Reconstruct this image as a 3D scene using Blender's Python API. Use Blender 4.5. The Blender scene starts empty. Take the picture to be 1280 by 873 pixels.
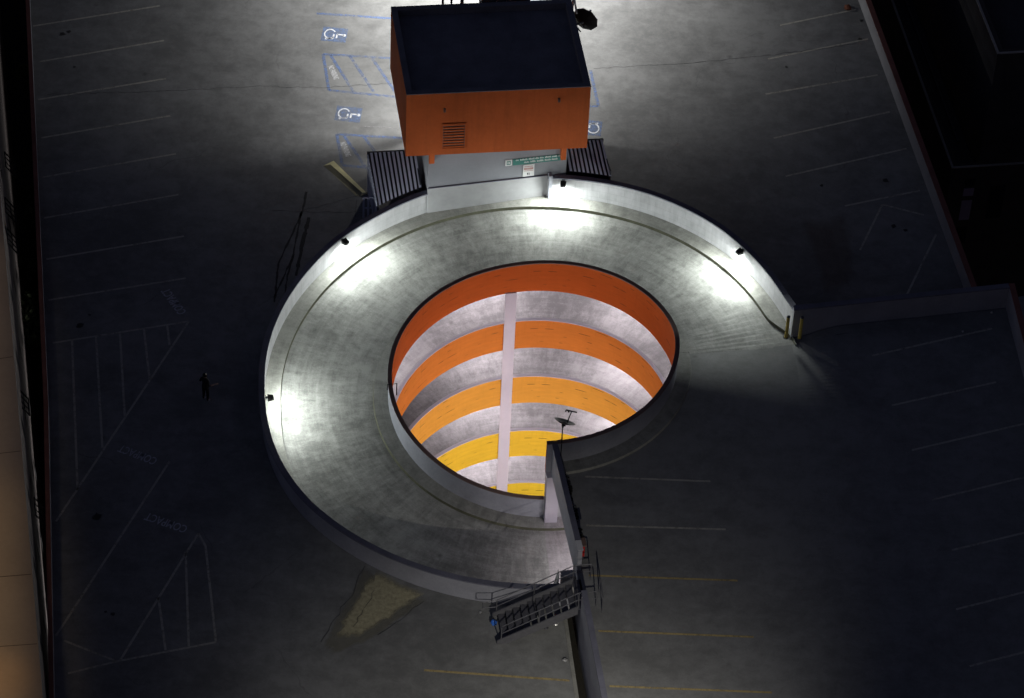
import bpy, math, random
from mathutils import Vector, Matrix
random.seed(7)
C = bpy.context.scene.collection
R_ = math.radians
PI = math.pi

# ------------------------------------------------------------------ camera model
TH, RO, FPX = 0.802851, 0.0488692, 4400.0
CAM = Vector((-0.97025, -108.68493, 115.44842))
FW = Vector((0, math.cos(TH), -math.sin(TH)))
RX = Vector((math.cos(RO), math.sin(RO)*math.sin(TH), math.sin(RO)*math.cos(TH)))
UX = Vector((-math.sin(RO), math.cos(RO)*math.sin(TH), math.cos(RO)*math.cos(TH)))
CY = 426.5

def at(px, py, z=0.0):
    """the point at height z seen at that place of the photograph (a survey of the site)"""
    d = RX*((px-640)/FPX) + UX*((CY-py)/FPX) + FW
    return CAM + d*((z-CAM.z)/d.z)

# ------------------------------------------------------------------ mesh helpers
FR = {}                                  # frames of the things
class MB:
    def __init__(s): s.v = []; s.f = []; s.m = []; s.uv = {}
    def add(s, vs, fs, mi=0):
        o = len(s.v); s.v += [Vector(v) for v in vs]
        for f in fs: s.f.append([o+i for i in f]); s.m.append(mi)
    def box(s, c, size, rz=0, mi=0, mat=None):
        x, y, z = size[0]/2, size[1]/2, size[2]/2
        M = mat if mat else Matrix.Translation(c) @ Matrix.Rotation(rz, 4, 'Z')
        vs = [M @ Vector(q) for q in ((-x,-y,-z),(x,-y,-z),(x,y,-z),(-x,y,-z),(-x,-y,z),(x,-y,z),(x,y,z),(-x,y,z))]
        s.add(vs, [(0,3,2,1),(4,5,6,7),(0,1,5,4),(1,2,6,5),(2,3,7,6),(3,0,4,7)], mi)
    def bar(s, a, b, w, h, mi=0, up=Vector((0,0,1))):
        """a square bar from a to b"""
        a, b = Vector(a), Vector(b); d = (b-a); L = d.length; d.normalize()
        if abs(d.dot(up)) > .95: up = Vector((0,1,0))
        y = up.cross(d).normalized(); z = d.cross(y)
        M = Matrix((d, y, z)).transposed().to_4x4(); M.translation = (a+b)/2
        s.box(None, (L, w, h), mi=mi, mat=M)
    def prism(s, pts, z0, z1, mi=0):
        n = len(pts)
        A = sum(pts[i][0]*pts[(i+1)%n][1]-pts[(i+1)%n][0]*pts[i][1] for i in range(n))
        if A < 0: pts = pts[::-1]
        zf0 = z0 if callable(z0) else (lambda p: z0); zf1 = z1 if callable(z1) else (lambda p: z1)
        vs = [(p[0],p[1],zf0(p)) for p in pts]+[(p[0],p[1],zf1(p)) for p in pts]
        s.add(vs, [tuple(range(n))[::-1], tuple(range(n,2*n))]+[(i,(i+1)%n,n+(i+1)%n,n+i) for i in range(n)], mi)
    def wall(s, a, b, t, z0, z1, mi=0):
        """wall along a-b, thickness t to the left of a->b"""
        a, b = Vector(a[:2]), Vector(b[:2]); d = (b-a).normalized(); n = Vector((-d.y, d.x))*t
        s.prism([a, b, b+n, a+n], z0, z1, mi)
    def tube(s, path, r, n=8, mi=0, cap=True):
        path = [Vector(p) for p in path]; rings = []
        rs = r if isinstance(r, (list, tuple)) else [r]*len(path)
        prev = None
        for i, p in enumerate(path):
            d = (path[min(i+1,len(path)-1)]-path[max(i-1,0)]).normalized()
            u = prev if prev and abs(prev.dot(d)) < .95 else (Vector((0,0,1)) if abs(d.z) < .9 else Vector((1,0,0)))
            x = u.cross(d).normalized(); y = d.cross(x); prev = y
            rings.append([p + (x*math.cos(2*PI*k/n)+y*math.sin(2*PI*k/n))*rs[i] for k in range(n)])
        vs = [q for g in rings for q in g]; fs = []
        for i in range(len(path)-1):
            for k in range(n):
                fs.append((i*n+k, i*n+(k+1)%n, (i+1)*n+(k+1)%n, (i+1)*n+k))
        if cap: fs += [tuple(range(n))[::-1], tuple(range((len(path)-1)*n, len(path)*n))]
        s.add(vs, fs, mi)
    def strip(s, a, b, w, z, mi=0):
        a, b = Vector((a[0],a[1])), Vector((b[0],b[1])); d = (b-a).normalized(); n = Vector((-d.y,d.x))*w/2
        zf = z if callable(z) else (lambda p: z)
        L = (b-a).length; k = max(1, int(L/1.0))
        for i in range(k):
            p, q = a.lerp(b, i/k), a.lerp(b, (i+1)/k)
            s.add([(t.x,t.y,zf(t)) for t in (p-n, q-n, q+n, p+n)], [(0,1,2,3)], mi)
    def sheet(s, pts, z, mi=0):
        n = len(pts); A = sum(pts[i][0]*pts[(i+1)%n][1]-pts[(i+1)%n][0]*pts[i][1] for i in range(n))
        if A < 0: pts = pts[::-1]
        s.add([(p[0],p[1],z) for p in pts], [tuple(range(n))], mi)
    def sweep(s, prof, phis, mats=None, uv=None, closed=True, caps=True):
        """loops of (r,z) carried round the well's axis"""
        rings = [prof(a) for a in phis]; n = len(rings[0]); o = len(s.v)
        for a, rg in zip(phis, rings):
            for r, z in rg: s.v.append(Vector((r*math.cos(R_(a)), r*math.sin(R_(a)), z)))
        m = n if closed else n-1
        for i in range(len(phis)-1):
            for k in range(m):
                k2 = (k+1) % n
                f = [o+i*n+k, o+i*n+k2, o+(i+1)*n+k2, o+(i+1)*n+k]
                if uv:
                    s.uv[len(s.f)] = [uv(phis[i],*rings[i][k]), uv(phis[i],*rings[i][k2]), uv(phis[i+1],*rings[i+1][k2]), uv(phis[i+1],*rings[i+1][k])]
                s.f.append(f); s.m.append(mats[k] if mats else 0)
        if closed and caps:
            s.f.append([o+k for k in range(n)][::-1]); s.m.append(0)
            s.f.append([o+(len(phis)-1)*n+k for k in range(n)]); s.m.append(0)
    def build(s, name, mat, parent=None, smooth=False, autosmooth=None):
        me = bpy.data.meshes.new(name)
        inv = FR[parent.name].inverted() if parent is not None and parent.name in FR else Matrix()
        me.from_pydata([inv @ v for v in s.v], [], s.f)
        mats = mat if isinstance(mat, (list, tuple)) else [mat]
        for m in mats: me.materials.append(m)
        for p, mi in zip(me.polygons, s.m): p.material_index = mi
        if s.uv:
            L = me.uv_layers.new(name='UVMap')
            for p in me.polygons:
                q = s.uv.get(p.index)
                if q:
                    for li, c in zip(p.loop_indices, q): L.data[li].uv = c
        if smooth:
            for p in me.polygons: p.use_smooth = True
            if autosmooth: 
                try: me.set_sharp_from_angle(angle=R_(autosmooth))
                except Exception: pass
        me.update()
        o = bpy.data.objects.new(name, me); C.objects.link(o)
        if parent is not None:
            o.parent = parent
            FR[o.name] = FR.get(parent.name, Matrix())
        else: FR[o.name] = Matrix()
        return o

def tag(o, label=None, cat=None, group=None, kind=None):
    if label: o['label'] = label
    if cat: o['category'] = cat
    if group: o['group'] = group
    if kind: o['kind'] = kind
    return o
def thing(name, label, cat, loc=(0,0,0), rz=0, group=None):
    o = bpy.data.objects.new(name, None); C.objects.link(o); o.empty_display_size = .3
    o.location = loc; o.rotation_euler = (0,0,rz)
    FR[o.name] = Matrix.Translation(loc) @ Matrix.Rotation(rz, 4, 'Z')
    return tag(o, label, cat, group)
def dup(root, loc, rz, label, group=None):
    r = root.copy(); C.objects.link(r); r.location = loc; r.rotation_euler = (0,0,rz); r['label'] = label
    for ch in list(root.children):
        c = ch.copy(); C.objects.link(c); c.parent = r
        for g in list(ch.children):
            d = g.copy(); C.objects.link(d); d.parent = c
    return r
def text_mesh(mb, body, origin, xdir, ydir, size, mi=0, z=None, stretch=1.0):
    cu = bpy.data.curves.new('lettering', 'FONT'); cu.body = body; cu.size = 1; cu.resolution_u = 3
    cu.align_x = 'CENTER'; cu.align_y = 'CENTER'; cu.offset = .012
    ob = bpy.data.objects.new('lettering', cu); C.objects.link(ob)
    dg = bpy.context.evaluated_depsgraph_get(); me = bpy.data.meshes.new_from_object(ob.evaluated_get(dg))
    xd, yd, o = Vector(xdir), Vector(ydir), Vector(origin)
    mb.add([o + xd*(v.co.x*size*stretch) + yd*(v.co.y*size) for v in me.vertices], [tuple(p.vertices) for p in me.polygons], mi)
    bpy.data.objects.remove(ob); bpy.data.curves.remove(cu); bpy.data.meshes.remove(me)

# ------------------------------------------------------------------ materials
def _new(name):
    m = bpy.data.materials.new(name); m.use_nodes = True
    nt = m.node_tree; b = nt.nodes['Principled BSDF']
    return m, nt, b
def N(nt, t, **k):
    n = nt.nodes.new(t)
    for a, v in k.items():
        if a in n.inputs.keys(): n.inputs[a].default_value = v
        else: setattr(n, a, v)
    return n
def mixc(nt, f, a, b, blend='MIX'):
    n = nt.nodes.new('ShaderNodeMix'); n.data_type = 'RGBA'; n.blend_type = blend
    for s, v in ((n.inputs[0], f), (n.inputs[6], a), (n.inputs[7], b)):
        if isinstance(v, bpy.types.NodeSocket): nt.links.new(v, s)
        elif isinstance(v, (int, float)): s.default_value = v
        else: s.default_value = (*v, 1) if len(v) == 3 else v
    return n.outputs[2]
def ramp(nt, sock, p0, p1):
    n = nt.nodes.new('ShaderNodeMapRange'); n.clamp = True
    n.inputs['From Min'].default_value = p0; n.inputs['From Max'].default_value = p1
    nt.links.new(sock, n.inputs['Value']); return n.outputs['Result']
def mapping(nt, src, scale, loc=(0,0,0), rot=(0,0,0)):
    mp = nt.nodes.new('ShaderNodeMapping'); mp.inputs['Scale'].default_value = scale
    mp.inputs['Location'].default_value = loc; mp.inputs['Rotation'].default_value = rot
    nt.links.new(src, mp.inputs['Vector']); return mp.outputs['Vector']
def noise(nt, vec, scale, detail=5, rough=.6, dist=0.0):
    n = N(nt, 'ShaderNodeTexNoise'); n.inputs['Scale'].default_value = scale; n.inputs['Detail'].default_value = detail
    n.inputs['Roughness'].default_value = rough; n.inputs['Distortion'].default_value = dist
    nt.links.new(vec, n.inputs['Vector']); return n.outputs['Fac']
def math_(nt, op, a, b=0.0):
    n = nt.nodes.new('ShaderNodeMath'); n.operation = op
    for s, v in ((n.inputs[0], a), (n.inputs[1], b)):
        if isinstance(v, bpy.types.NodeSocket): nt.links.new(v, s)
        else: s.default_value = v
    return n.outputs[0]
def bump(nt, b, h, strength=.2, dist=.02):
    n = nt.nodes.new('ShaderNodeBump'); n.inputs['Strength'].default_value = strength; n.inputs['Distance'].default_value = dist
    nt.links.new(h, n.inputs['Height']); nt.links.new(n.outputs['Normal'], b.inputs['Normal'])

def simple(name, col, rough=.7, var=.25, scale=1.5, metal=0.0, spec=.3, bmp=.0):
    m, nt, b = _new(name)
    tc = N(nt, 'ShaderNodeTexCoord').outputs['Object']
    n1 = noise(nt, tc, scale, 6, .65); n2 = noise(nt, tc, scale*14, 3, .7)
    f = math_(nt, 'ADD', math_(nt, 'MULTIPLY', n1, .7), math_(nt, 'MULTIPLY', n2, .3))
    dark = tuple(c*(1-var) for c in col); light = tuple(min(1, c*(1+var)) for c in col)
    nt.links.new(mixc(nt, ramp(nt, f, .3, .7), dark, light), b.inputs['Base Color'])
    b.inputs['Roughness'].default_value = rough; b.inputs['Metallic'].default_value = metal
    b.inputs['Specular IOR Level'].default_value = spec
    if bmp: bump(nt, b, n2, bmp)
    return m

def concrete(name, col, streak='world', stain=.5, crack=False, lo=.7, hi=1.28):
    m, nt, b = _new(name)
    T = N(nt, 'ShaderNodeTexCoord'); ob = T.outputs['Object']; uv = T.outputs['UV']
    big = noise(nt, ob, .13, 4, .55, .3); mid = noise(nt, ob, 1.3, 8, .78, .15); fine = noise(nt, ob, 17, 4, .8)
    blot = noise(nt, ob, .5, 6, .72, .4)
    if streak == 'polar':
        a1 = noise(nt, mapping(nt, uv, (.22, 3.4, 1)), 1.0, 8, .74, .1)
        a2 = noise(nt, mapping(nt, uv, (2.4, .55, 1), rot=(0,0,.55)), 1.0, 8, .78, .25)
        a3 = noise(nt, mapping(nt, uv, (2.6, .6, 1), loc=(7,3,0), rot=(0,0,-.75)), 1.0, 8, .78, .25)
        mk = ramp(nt, noise(nt, ob, .55, 3, .6, .5), .44, .56)
        s = math_(nt, 'ADD', math_(nt, 'MULTIPLY', a1, .42), math_(nt, 'MULTIPLY', math_(nt, 'ADD', math_(nt, 'MULTIPLY', a2, mk), math_(nt, 'MULTIPLY', a3, math_(nt, 'SUBTRACT', 1.0, mk))), .58))
    else:
        a1 = noise(nt, mapping(nt, ob, (.5, 1.3, 1), rot=(0,0,-.16)), .8, 9, .74, .5)
        a2 = noise(nt, ob, .42, 9, .72, .6)
        s = math_(nt, 'ADD', math_(nt, 'MULTIPLY', a1, .45), math_(nt, 'MULTIPLY', a2, .55))
    f = math_(nt, 'ADD', math_(nt, 'ADD', math_(nt, 'MULTIPLY', big, .24), math_(nt, 'MULTIPLY', mid, .26)),
              math_(nt, 'ADD', math_(nt, 'MULTIPLY', s, .38), math_(nt, 'MULTIPLY', fine, .12)))
    c = mixc(nt, ramp(nt, f, .445, .555), tuple(x*lo for x in col), tuple(min(1,x*hi) for x in col))
    c = mixc(nt, math_(nt, 'MULTIPLY', ramp(nt, blot, .55, .68), stain), c, tuple(x*.5 for x in col))
    sp = N(nt, 'ShaderNodeTexVoronoi'); sp.inputs['Scale'].default_value = .55; nt.links.new(ob, sp.inputs['Vector'])
    pick = noise(nt, ob, .3, 2)
    c = mixc(nt, math_(nt, 'MULTIPLY', math_(nt, 'SUBTRACT', 1.0, ramp(nt, sp.outputs['Distance'], .01, .10)), math_(nt, 'MULTIPLY', ramp(nt, pick, .52, .62), .55)), c, (.03,.03,.03))
    if crack:
        wv = N(nt, 'ShaderNodeVectorMath', operation='ADD')
        nz = N(nt, 'ShaderNodeTexNoise'); nz.inputs['Scale'].default_value = .8; nz.inputs['Detail'].default_value = 4; nt.links.new(ob, nz.inputs['Vector'])
        nt.links.new(ob, wv.inputs[0]); nt.links.new(nz.outputs['Color'], wv.inputs[1])
        vo = N(nt, 'ShaderNodeTexVoronoi', feature='DISTANCE_TO_EDGE'); vo.inputs['Scale'].default_value = .11
        nt.links.new(wv.outputs[0], vo.inputs['Vector'])
        k = math_(nt, 'SUBTRACT', 1.0, ramp(nt, vo.outputs['Distance'], .0006, .0032))
        k = math_(nt, 'MULTIPLY', k, ramp(nt, noise(nt, ob, .25, 2), .48, .62))
        c = mixc(nt, math_(nt, 'MULTIPLY', k, .35), c, (.05,.05,.05))
    nt.links.new(c, b.inputs['Base Color'])
    b.inputs['Roughness'].default_value = .8; b.inputs['Specular IOR Level'].default_value = .25
    bump(nt, b, mid, .12, .03)
    return m

def seethrough(nt, b, k):
    out = nt.nodes['Material Output']; tr = nt.nodes.new('ShaderNodeBsdfTransparent'); mx = nt.nodes.new('ShaderNodeMixShader')
    nt.links.new(k, mx.inputs[0]); nt.links.new(tr.outputs[0], mx.inputs[1]); nt.links.new(b.outputs[0], mx.inputs[2]); nt.links.new(mx.outputs[0], out.inputs['Surface'])
def stain_mat(name, col, lo=.35, hi=.75, amount=.9, scale=1.3):
    """a stain that thins out towards its own ragged edge"""
    m, nt, b = _new(name)
    ob = N(nt, 'ShaderNodeTexCoord').outputs['Object']; at_ = N(nt, 'ShaderNodeAttribute', attribute_name='edge')
    n1 = noise(nt, ob, scale, 8, .75, .4); n2 = noise(nt, ob, scale*6, 5, .75)
    f = math_(nt, 'ADD', math_(nt, 'MULTIPLY', at_.outputs['Fac'], .55), math_(nt, 'ADD', math_(nt, 'MULTIPLY', n1, .55), math_(nt, 'MULTIPLY', n2, .18)))
    seethrough(nt, b, math_(nt, 'MULTIPLY', ramp(nt, f, lo, hi), amount))
    nt.links.new(mixc(nt, ramp(nt, n2, .35, .65), tuple(x*.7 for x in col), tuple(x*1.2 for x in col)), b.inputs['Base Color'])
    b.inputs['Roughness'].default_value = .9; b.inputs['Specular IOR Level'].default_value = .15
    return m

def paint(name, col, under, wear=.45, scale=5.0, rough=.75):
    """worn road paint over concrete"""
    m, nt, b = _new(name)
    ob = N(nt, 'ShaderNodeTexCoord').outputs['Object']
    n1 = noise(nt, ob, scale, 6, .75); n2 = noise(nt, ob, .5, 3)
    f = math_(nt, 'ADD', math_(nt, 'MULTIPLY', n1, .65), math_(nt, 'MULTIPLY', n2, .35))
    k = ramp(nt, f, wear-.1, wear+.16)
    seethrough(nt, b, k); b.inputs['Base Color'].default_value = (*col, 1); b.inputs['Roughness'].default_value = rough
    b.inputs['Specular IOR Level'].default_value = .2
    return m

def parapet_paint(name, col):
    """painted concrete with rows of short dark tie marks (uv in metres: arc, height)"""
    m, nt, b = _new(name)
    T = N(nt, 'ShaderNodeTexCoord'); uv = T.outputs['UV']; ob = T.outputs['Object']
    sx = N(nt, 'ShaderNodeSeparateXYZ'); nt.links.new(uv, sx.inputs[0])
    row = math_(nt, 'DIVIDE', math_(nt, 'ADD', sx.outputs[1], .52), .43)
    fr = math_(nt, 'FRACT', row); fl = math_(nt, 'FLOOR', row)
    line = math_(nt, 'MULTIPLY', math_(nt, 'LESS_THAN', fr, .115), math_(nt, 'GREATER_THAN', fr, .015))
    cb = N(nt, 'ShaderNodeCombineXYZ'); nt.links.new(math_(nt, 'MULTIPLY', sx.outputs[0], 1.0), cb.inputs[0])
    nt.links.new(math_(nt, 'MULTIPLY', fl, 7.31), cb.inputs[1])
    nz = noise(nt, cb.outputs[0], 1.35, 2, .4)
    mark = math_(nt, 'MULTIPLY', line, ramp(nt, nz, .56, .64))
    n1 = noise(nt, ob, .7, 6, .7); n3 = noise(nt, mapping(nt, uv, (.5, 4, 1)), 1.5, 5, .7)
    f = math_(nt, 'ADD', math_(nt, 'MULTIPLY', n1, .5), math_(nt, 'MULTIPLY', n3, .5))
    c = mixc(nt, ramp(nt, f, .32, .68), tuple(x*.84 for x in col), tuple(min(1, x*1.1) for x in col))
    drip = noise(nt, mapping(nt, uv, (3.0, .25, 1)), 1.3, 4, .7)
    c = mixc(nt, math_(nt, 'MULTIPLY', ramp(nt, drip, .58, .75), .28), c, tuple(x*.5 for x in col))
    c = mixc(nt, math_(nt, 'MULTIPLY', mark, .7), c, (.06,.03,.015))
    nt.links.new(c, b.inputs['Base Color']); b.inputs['Roughness'].default_value = .75; b.inputs['Specular IOR Level'].default_value = .08
    return m

def white_wall(name, col):
    """painted block wall: faint courses, scuffs"""
    m, nt, b = _new(name)
    T = N(nt, 'ShaderNodeTexCoord'); uv = T.outputs['UV']; ob = T.outputs['Object']
    br = N(nt, 'ShaderNodeTexBrick'); br.inputs['Scale'].default_value = 1; br.inputs['Brick Width'].default_value = .8; br.inputs['Row Height'].default_value = .4
    br.inputs['Mortar Size'].default_value = .006; br.inputs['Color1'].default_value = (1,1,1,1); br.inputs['Color2'].default_value = (.96,.96,.96,1); br.inputs['Mortar'].default_value = (.72,.72,.72,1)
    nt.links.new(uv, br.inputs['Vector'])
    n1 = noise(nt, ob, .8, 6, .7); n2 = noise(nt, mapping(nt, uv, (2.5,.3,1)), 1.2, 5, .7)
    c = mixc(nt, ramp(nt, math_(nt, 'ADD', math_(nt, 'MULTIPLY', n1, .5), math_(nt, 'MULTIPLY', n2, .5)), .35, .68), tuple(x*.7 for x in col), tuple(min(1,x*1.1) for x in col))
    nt.links.new(mixc(nt, 1.0, c, br.outputs['Color'], 'MULTIPLY'), b.inputs['Base Color'])
    b.inputs['Roughness'].default_value = .7; b.inputs['Specular IOR Level'].default_value = .25
    return m
def glow(name, col, s):
    m, nt, b = _new(name)
    b.inputs['Base Color'].default_value = (*col, 1); b.inputs['Emission Color'].default_value = (*col, 1); b.inputs['Emission Strength'].default_value = s
    return m

DK = (.205, .208, .210)
M = {}
M['deck'] = concrete('deck concrete', DK, 'world', .3, True, .76, 1.22)
M['deck2'] = concrete('upper deck concrete', (.20,.203,.208), 'world', .25, False, .78, 1.2)
M['ramp'] = concrete('ramp concrete', (.262,.264,.256), 'polar', .35, False, .60, 1.34)
M['ramp_in'] = concrete('ramp concrete lower turns', (.30,.285,.295), 'polar', .4, False, .66, 1.3)
M['kerb'] = concrete('kerb concrete', (.25,.25,.235), 'polar', .35)
M['kerbface'] = simple('kerb face with shade', (.10,.10,.07), .85, .35, 2)  # shade on the upright kerb faces is put into this colour
M['soffit'] = simple('concrete soffit', (.42,.41,.42), .85, .15, .6)
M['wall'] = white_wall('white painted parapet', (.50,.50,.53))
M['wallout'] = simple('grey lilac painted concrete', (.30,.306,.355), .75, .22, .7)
M['coping'] = simple('coping dark weathered', (.15,.153,.20), .8, .3, 1.0)
M['rim'] = simple('rim brown with shade', (.19,.13,.115), .8, .3, 1.0)  # the rim's dimly lit top is put into this dark tone
M['redcoping'] = simple('oxide red coping', (.20,.085,.07), .8, .3, 1.0)
M['column'] = simple('pale lilac column paint', (.52,.49,.56), .65, .08, .5)
cols = [(.49,.098,.018), (.60,.185,.032), (.66,.30,.045), (.70,.44,.035), (.72,.50,.035), (.72,.52,.05)]
names = ['burnt orange', 'orange', 'amber', 'yellow', 'lemon yellow', 'bright yellow']
for i, c in enumerate(cols): M['p%d' % i] = parapet_paint(names[i]+' parapet paint', c)
M['orange'] = simple('orange tower cladding', (.43,.100,.030), .75, .17, .45, 0, .06)
nt = M['orange'].node_tree; b_ = nt.nodes['Principled BSDF']; tc_ = nt.nodes.new('ShaderNodeTexCoord').outputs['Object']
st_ = noise(nt, mapping(nt, tc_, (2.2,2.2,.12)), 1.0, 6, .72, .2); old = b_.inputs['Base Color'].links[0].from_socket
nt.links.new(mixc(nt, math_(nt, 'MULTIPLY', ramp(nt, st_, .48, .68), .35), old, (.20,.055,.022)), b_.inputs['Base Color'])
M['roof'] = simple('blue grey roof membrane', (.175,.178,.215), .9, .3, .8, bmp=.2)
M['tower'] = simple('grey painted tower wall', (.21,.215,.245), .65, .1, .7)
M['black'] = simple('black metal', (.02,.02,.022), .5, .3, 4, .3)
M['dkmetal'] = simple('dark galvanised metal', (.10,.10,.12), .5, .3, 5, .5)
M['rail'] = simple('grey painted rail', (.16,.16,.18), .45, .2, 6, .4)
M['tread'] = simple('steel tread', (.11,.11,.13), .55, .3, 5, .3)
M['corr'] = simple('corrugated sheet', (.48,.50,.64), .5, .12, 2, 0)
M['corrdk'] = simple('dark fascia and rib gaps', (.03,.03,.04), .6, .3, 3)
M['yellow'] = simple('bollard yellow', (.62,.47,.10), .5, .2, 6)
M['lens'] = glow('lamp lens', (.93,1.0,.95), 14)
M['line'] = paint('faded stall paint', (.46,.445,.40), DK, .36)
M['liney'] = paint('yellow stall paint', (.42,.33,.16), DK, .38)
M['linec'] = paint('faded white lettering', (.52,.53,.60), DK, .34, 7)
M['blue'] = paint('blue access paint', (.16,.235,.45), DK, .49)
M['bluebg'] = paint('blue symbol ground', (.17,.24,.42), DK, .48)
M['white'] = paint('white symbol paint', (.74,.76,.80), DK, .36, 8)
M['whitef'] = paint('faded white aisle paint', (.66,.67,.70), DK, .32, 8)
M['faint'] = paint('nearly worn away paint', (.34,.34,.35), DK, .5)
M['patch'] = stain_mat('yellowish mortar patch', (.47,.43,.29), .42, .85, .85, 1.0)
M['patchdk'] = stain_mat('stained patch', (.24,.23,.185), .45, .85, .5, 1.2)
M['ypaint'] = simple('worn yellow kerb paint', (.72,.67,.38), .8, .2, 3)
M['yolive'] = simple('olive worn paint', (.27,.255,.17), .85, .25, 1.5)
M['tar'] = simple('dark crack and line tone', (.045,.045,.047), .7, .3, 5)
M['rust'] = stain_mat('rusty stain', (.22,.165,.13), .5, 1.0, .35, .7)
M['oil'] = stain_mat('oil spot', (.025,.025,.026), .5, .85, .6, 3)
M['signg'] = simple('sign green', (.035,.17,.15), .5, .08, 3)
M['signw'] = simple('sign white', (.62,.62,.64), .5, .06, 3)
M['signr'] = simple('sign red', (.30,.05,.035), .5, .1, 3)
M['red'] = simple('red enamel', (.42,.02,.02), .4, .15, 4)
M['bluep'] = simple('blue plastic', (.04,.16,.62), .4, .1, 6)
M['silver'] = simple('crumpled foil', (.6,.6,.6), .35, .2, 9, .6)
M['brownbag'] = simple('brown paper', (.16,.06,.035), .8, .3, 8)
M['dirt'] = simple('dark leaf litter', (.02,.018,.014), .95, .4, 6)
M['ground'] = simple('asphalt', (.045,.045,.048), .9, .3, .4)
M['beige'] = simple('beige roof panel', (.46,.35,.25), .85, .12, .3)
M['joint'] = simple('roof joint', (.15,.11,.08), .9, .2, 2)
M['facade'] = simple('grey plaster facade', (.30,.27,.26), .85, .2, .5)
M['glass'] = simple('dark window glass', (.02,.022,.03), .6, .2, 1, 0, .1)
M['bark'] = simple('bark', (.06,.045,.035), .9, .3, 5)
M['leaf'] = simple('dark leaves', (.045,.06,.03), .8, .4, 3)
M['dkroof'] = simple('tar and gravel roof', (.05,.05,.058), .95, .3, .5)
M['dkwall'] = simple('dark brick wall', (.06,.055,.055), .9, .3, .8)
M['trim'] = simple('pale parapet trim', (.34,.33,.31), .8, .3, .7)
M['lilac_pane'] = simple('lilac lit pane and panel', (.35,.30,.42), .8, .1, 2)  # tone stands for a dimly lit window; the blade panel shares it
M['dish'] = simple('dish grey', (.10,.10,.11), .5, .2, 4)
M['cloth'] = simple('black clothing', (.012,.012,.014), .9, .3, 9)
M['skin'] = simple('skin', (.46,.30,.23), .6, .1, 9)
M['hair'] = simple('black hair', (.008,.007,.007), .6, .3, 20)
M['shoe'] = simple('white shoes', (.6,.6,.6), .6, .1, 9)

# ------------------------------------------------------------------ heights of the helix
H = 3.79883
def hel(a): return 0.9495 - H*a/360.0 + (0.27968-0.9495+H*.25)   # floor height of the pure helix at angle a
def floor_(a):
    """driving surface, a in degrees unwound from the upper deck (-83) downwards"""
    if a <= -12: return 1.9
    if a < 26:
        t = (a+12)/38.0; z0, z1 = 1.9, hel(26); m1 = -H/360*38
        return z0*(2*t**3-3*t*t+1) + z1*(-2*t**3+3*t*t) + m1*(t**3-t*t)
    return hel(a)
def table(T):
    def f(a):
        if a <= T[0][0]: return T[0][1]
        for (x0,y0),(x1,y1) in zip(T, T[1:]):
            if a <= x1:
                t = (a-x0)/(x1-x0); return y0+(y1-y0)*t
        return T[-1][1]
    return f
def smooth_table(T):
    f = table(T)
    return lambda a: (f(a-5)+2*f(a-2.5)+2*f(a)+2*f(a+2.5)+f(a+5))/8
ptop = smooth_table([(-84,3.25),(3,3.23),(16,2.83),(28,2.56),(44,2.30),(59,2.07),(73,1.86),(88,1.63),(99,1.46),(110,1.34),(123,1.24),(135,1.14),(148,1.05),(163,.93),(175,.79),(185,.66),(199,.50),(219,.33),(229,.20),(240,.04),(259,-.18),(277,-.33),(290,-.47)])
wtopR = smooth_table([(8,3.2),(12,3.05),(17.8,2.44),(24.6,2.34),(34.8,2.24),(45.7,2.24),(57,2.12),(67,2.02),(75,1.88),(82,1.76),(90,1.66)])
wtopL = smooth_table([(114,1.46),(131,1.17),(139,1.16),(152,.92),(165,.82),(180,.78),(195,.80),(215,1.08),(250,1.17),(280,1.17)])
def flare(a):
    if a < 183 or a > 300: return 0.0
    t = min(1, (a-183)/42.0); t = t*t*(3-2*t)
    if a > 282: t *= (300-a)/18.0
    return .58*t
def frange(a, b, s):
    n = max(1, int(round((b-a)/s))); return [a+(b-a)*i/n for i in range(n+1)]
P0, P1 = -83.3, 276.7

# ------------------------------------------------------------------ ground, decks, ramp
g = MB(); g.sheet([(-400,-300),(400,-300),(400,500),(-400,500)], -20.5); tag(g.build('ground', M['ground']), kind='structure')

LW = [at(37,0,1.05), at(60,500,1.05), at(67,853,1.05)]
LWd = (LW[0]-LW[1]).normalized()
LW = [LW[0]+LWd*18] + LW + [LW[2]+(LW[2]-LW[1]).normalized()*14]
RW = [at(1222,362,1.1), at(1088,0,1.1)]; RW.append(RW[1]+(RW[1]-RW[0]).normalized()*18)
def ray_hit(a, segs, far):
    d = Vector((math.cos(R_(a)), math.sin(R_(a)))); best = far
    for p, q in segs:
        p, q = Vector(p[:2]), Vector(q[:2]); e = q-p
        den = d.x*e.y-d.y*e.x
        if abs(den) < 1e-9: continue
        t = (p.x*e.y-p.y*e.x)/den; u = (p.x*d.y-p.y*d.x)/den
        if t > 0 and -1e-6 <= u <= 1+1e-6: best = min(best, t)
    return best
top_y, bot_y = 46.0, -34.0
segsL = list(zip(LW, LW[1:])) + list(zip(RW, RW[1:])) + [((-60,top_y),(60,top_y)), ((-60,bot_y),(60,bot_y))]
NWa, NWb = Vector((11.62,2.52)), Vector((21.42,4.61))
def deck_prof(a):
    r0 = 12.21+flare(a); r1 = max(r0+.5, ray_hit(a, segsL, 70))
    rr = [r0 + (r1-r0)*(i/14.0)**1.4 for i in range(15)]
    return rr
g = MB()
ph = frange(12.05, 279.2, 1.0)
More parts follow.
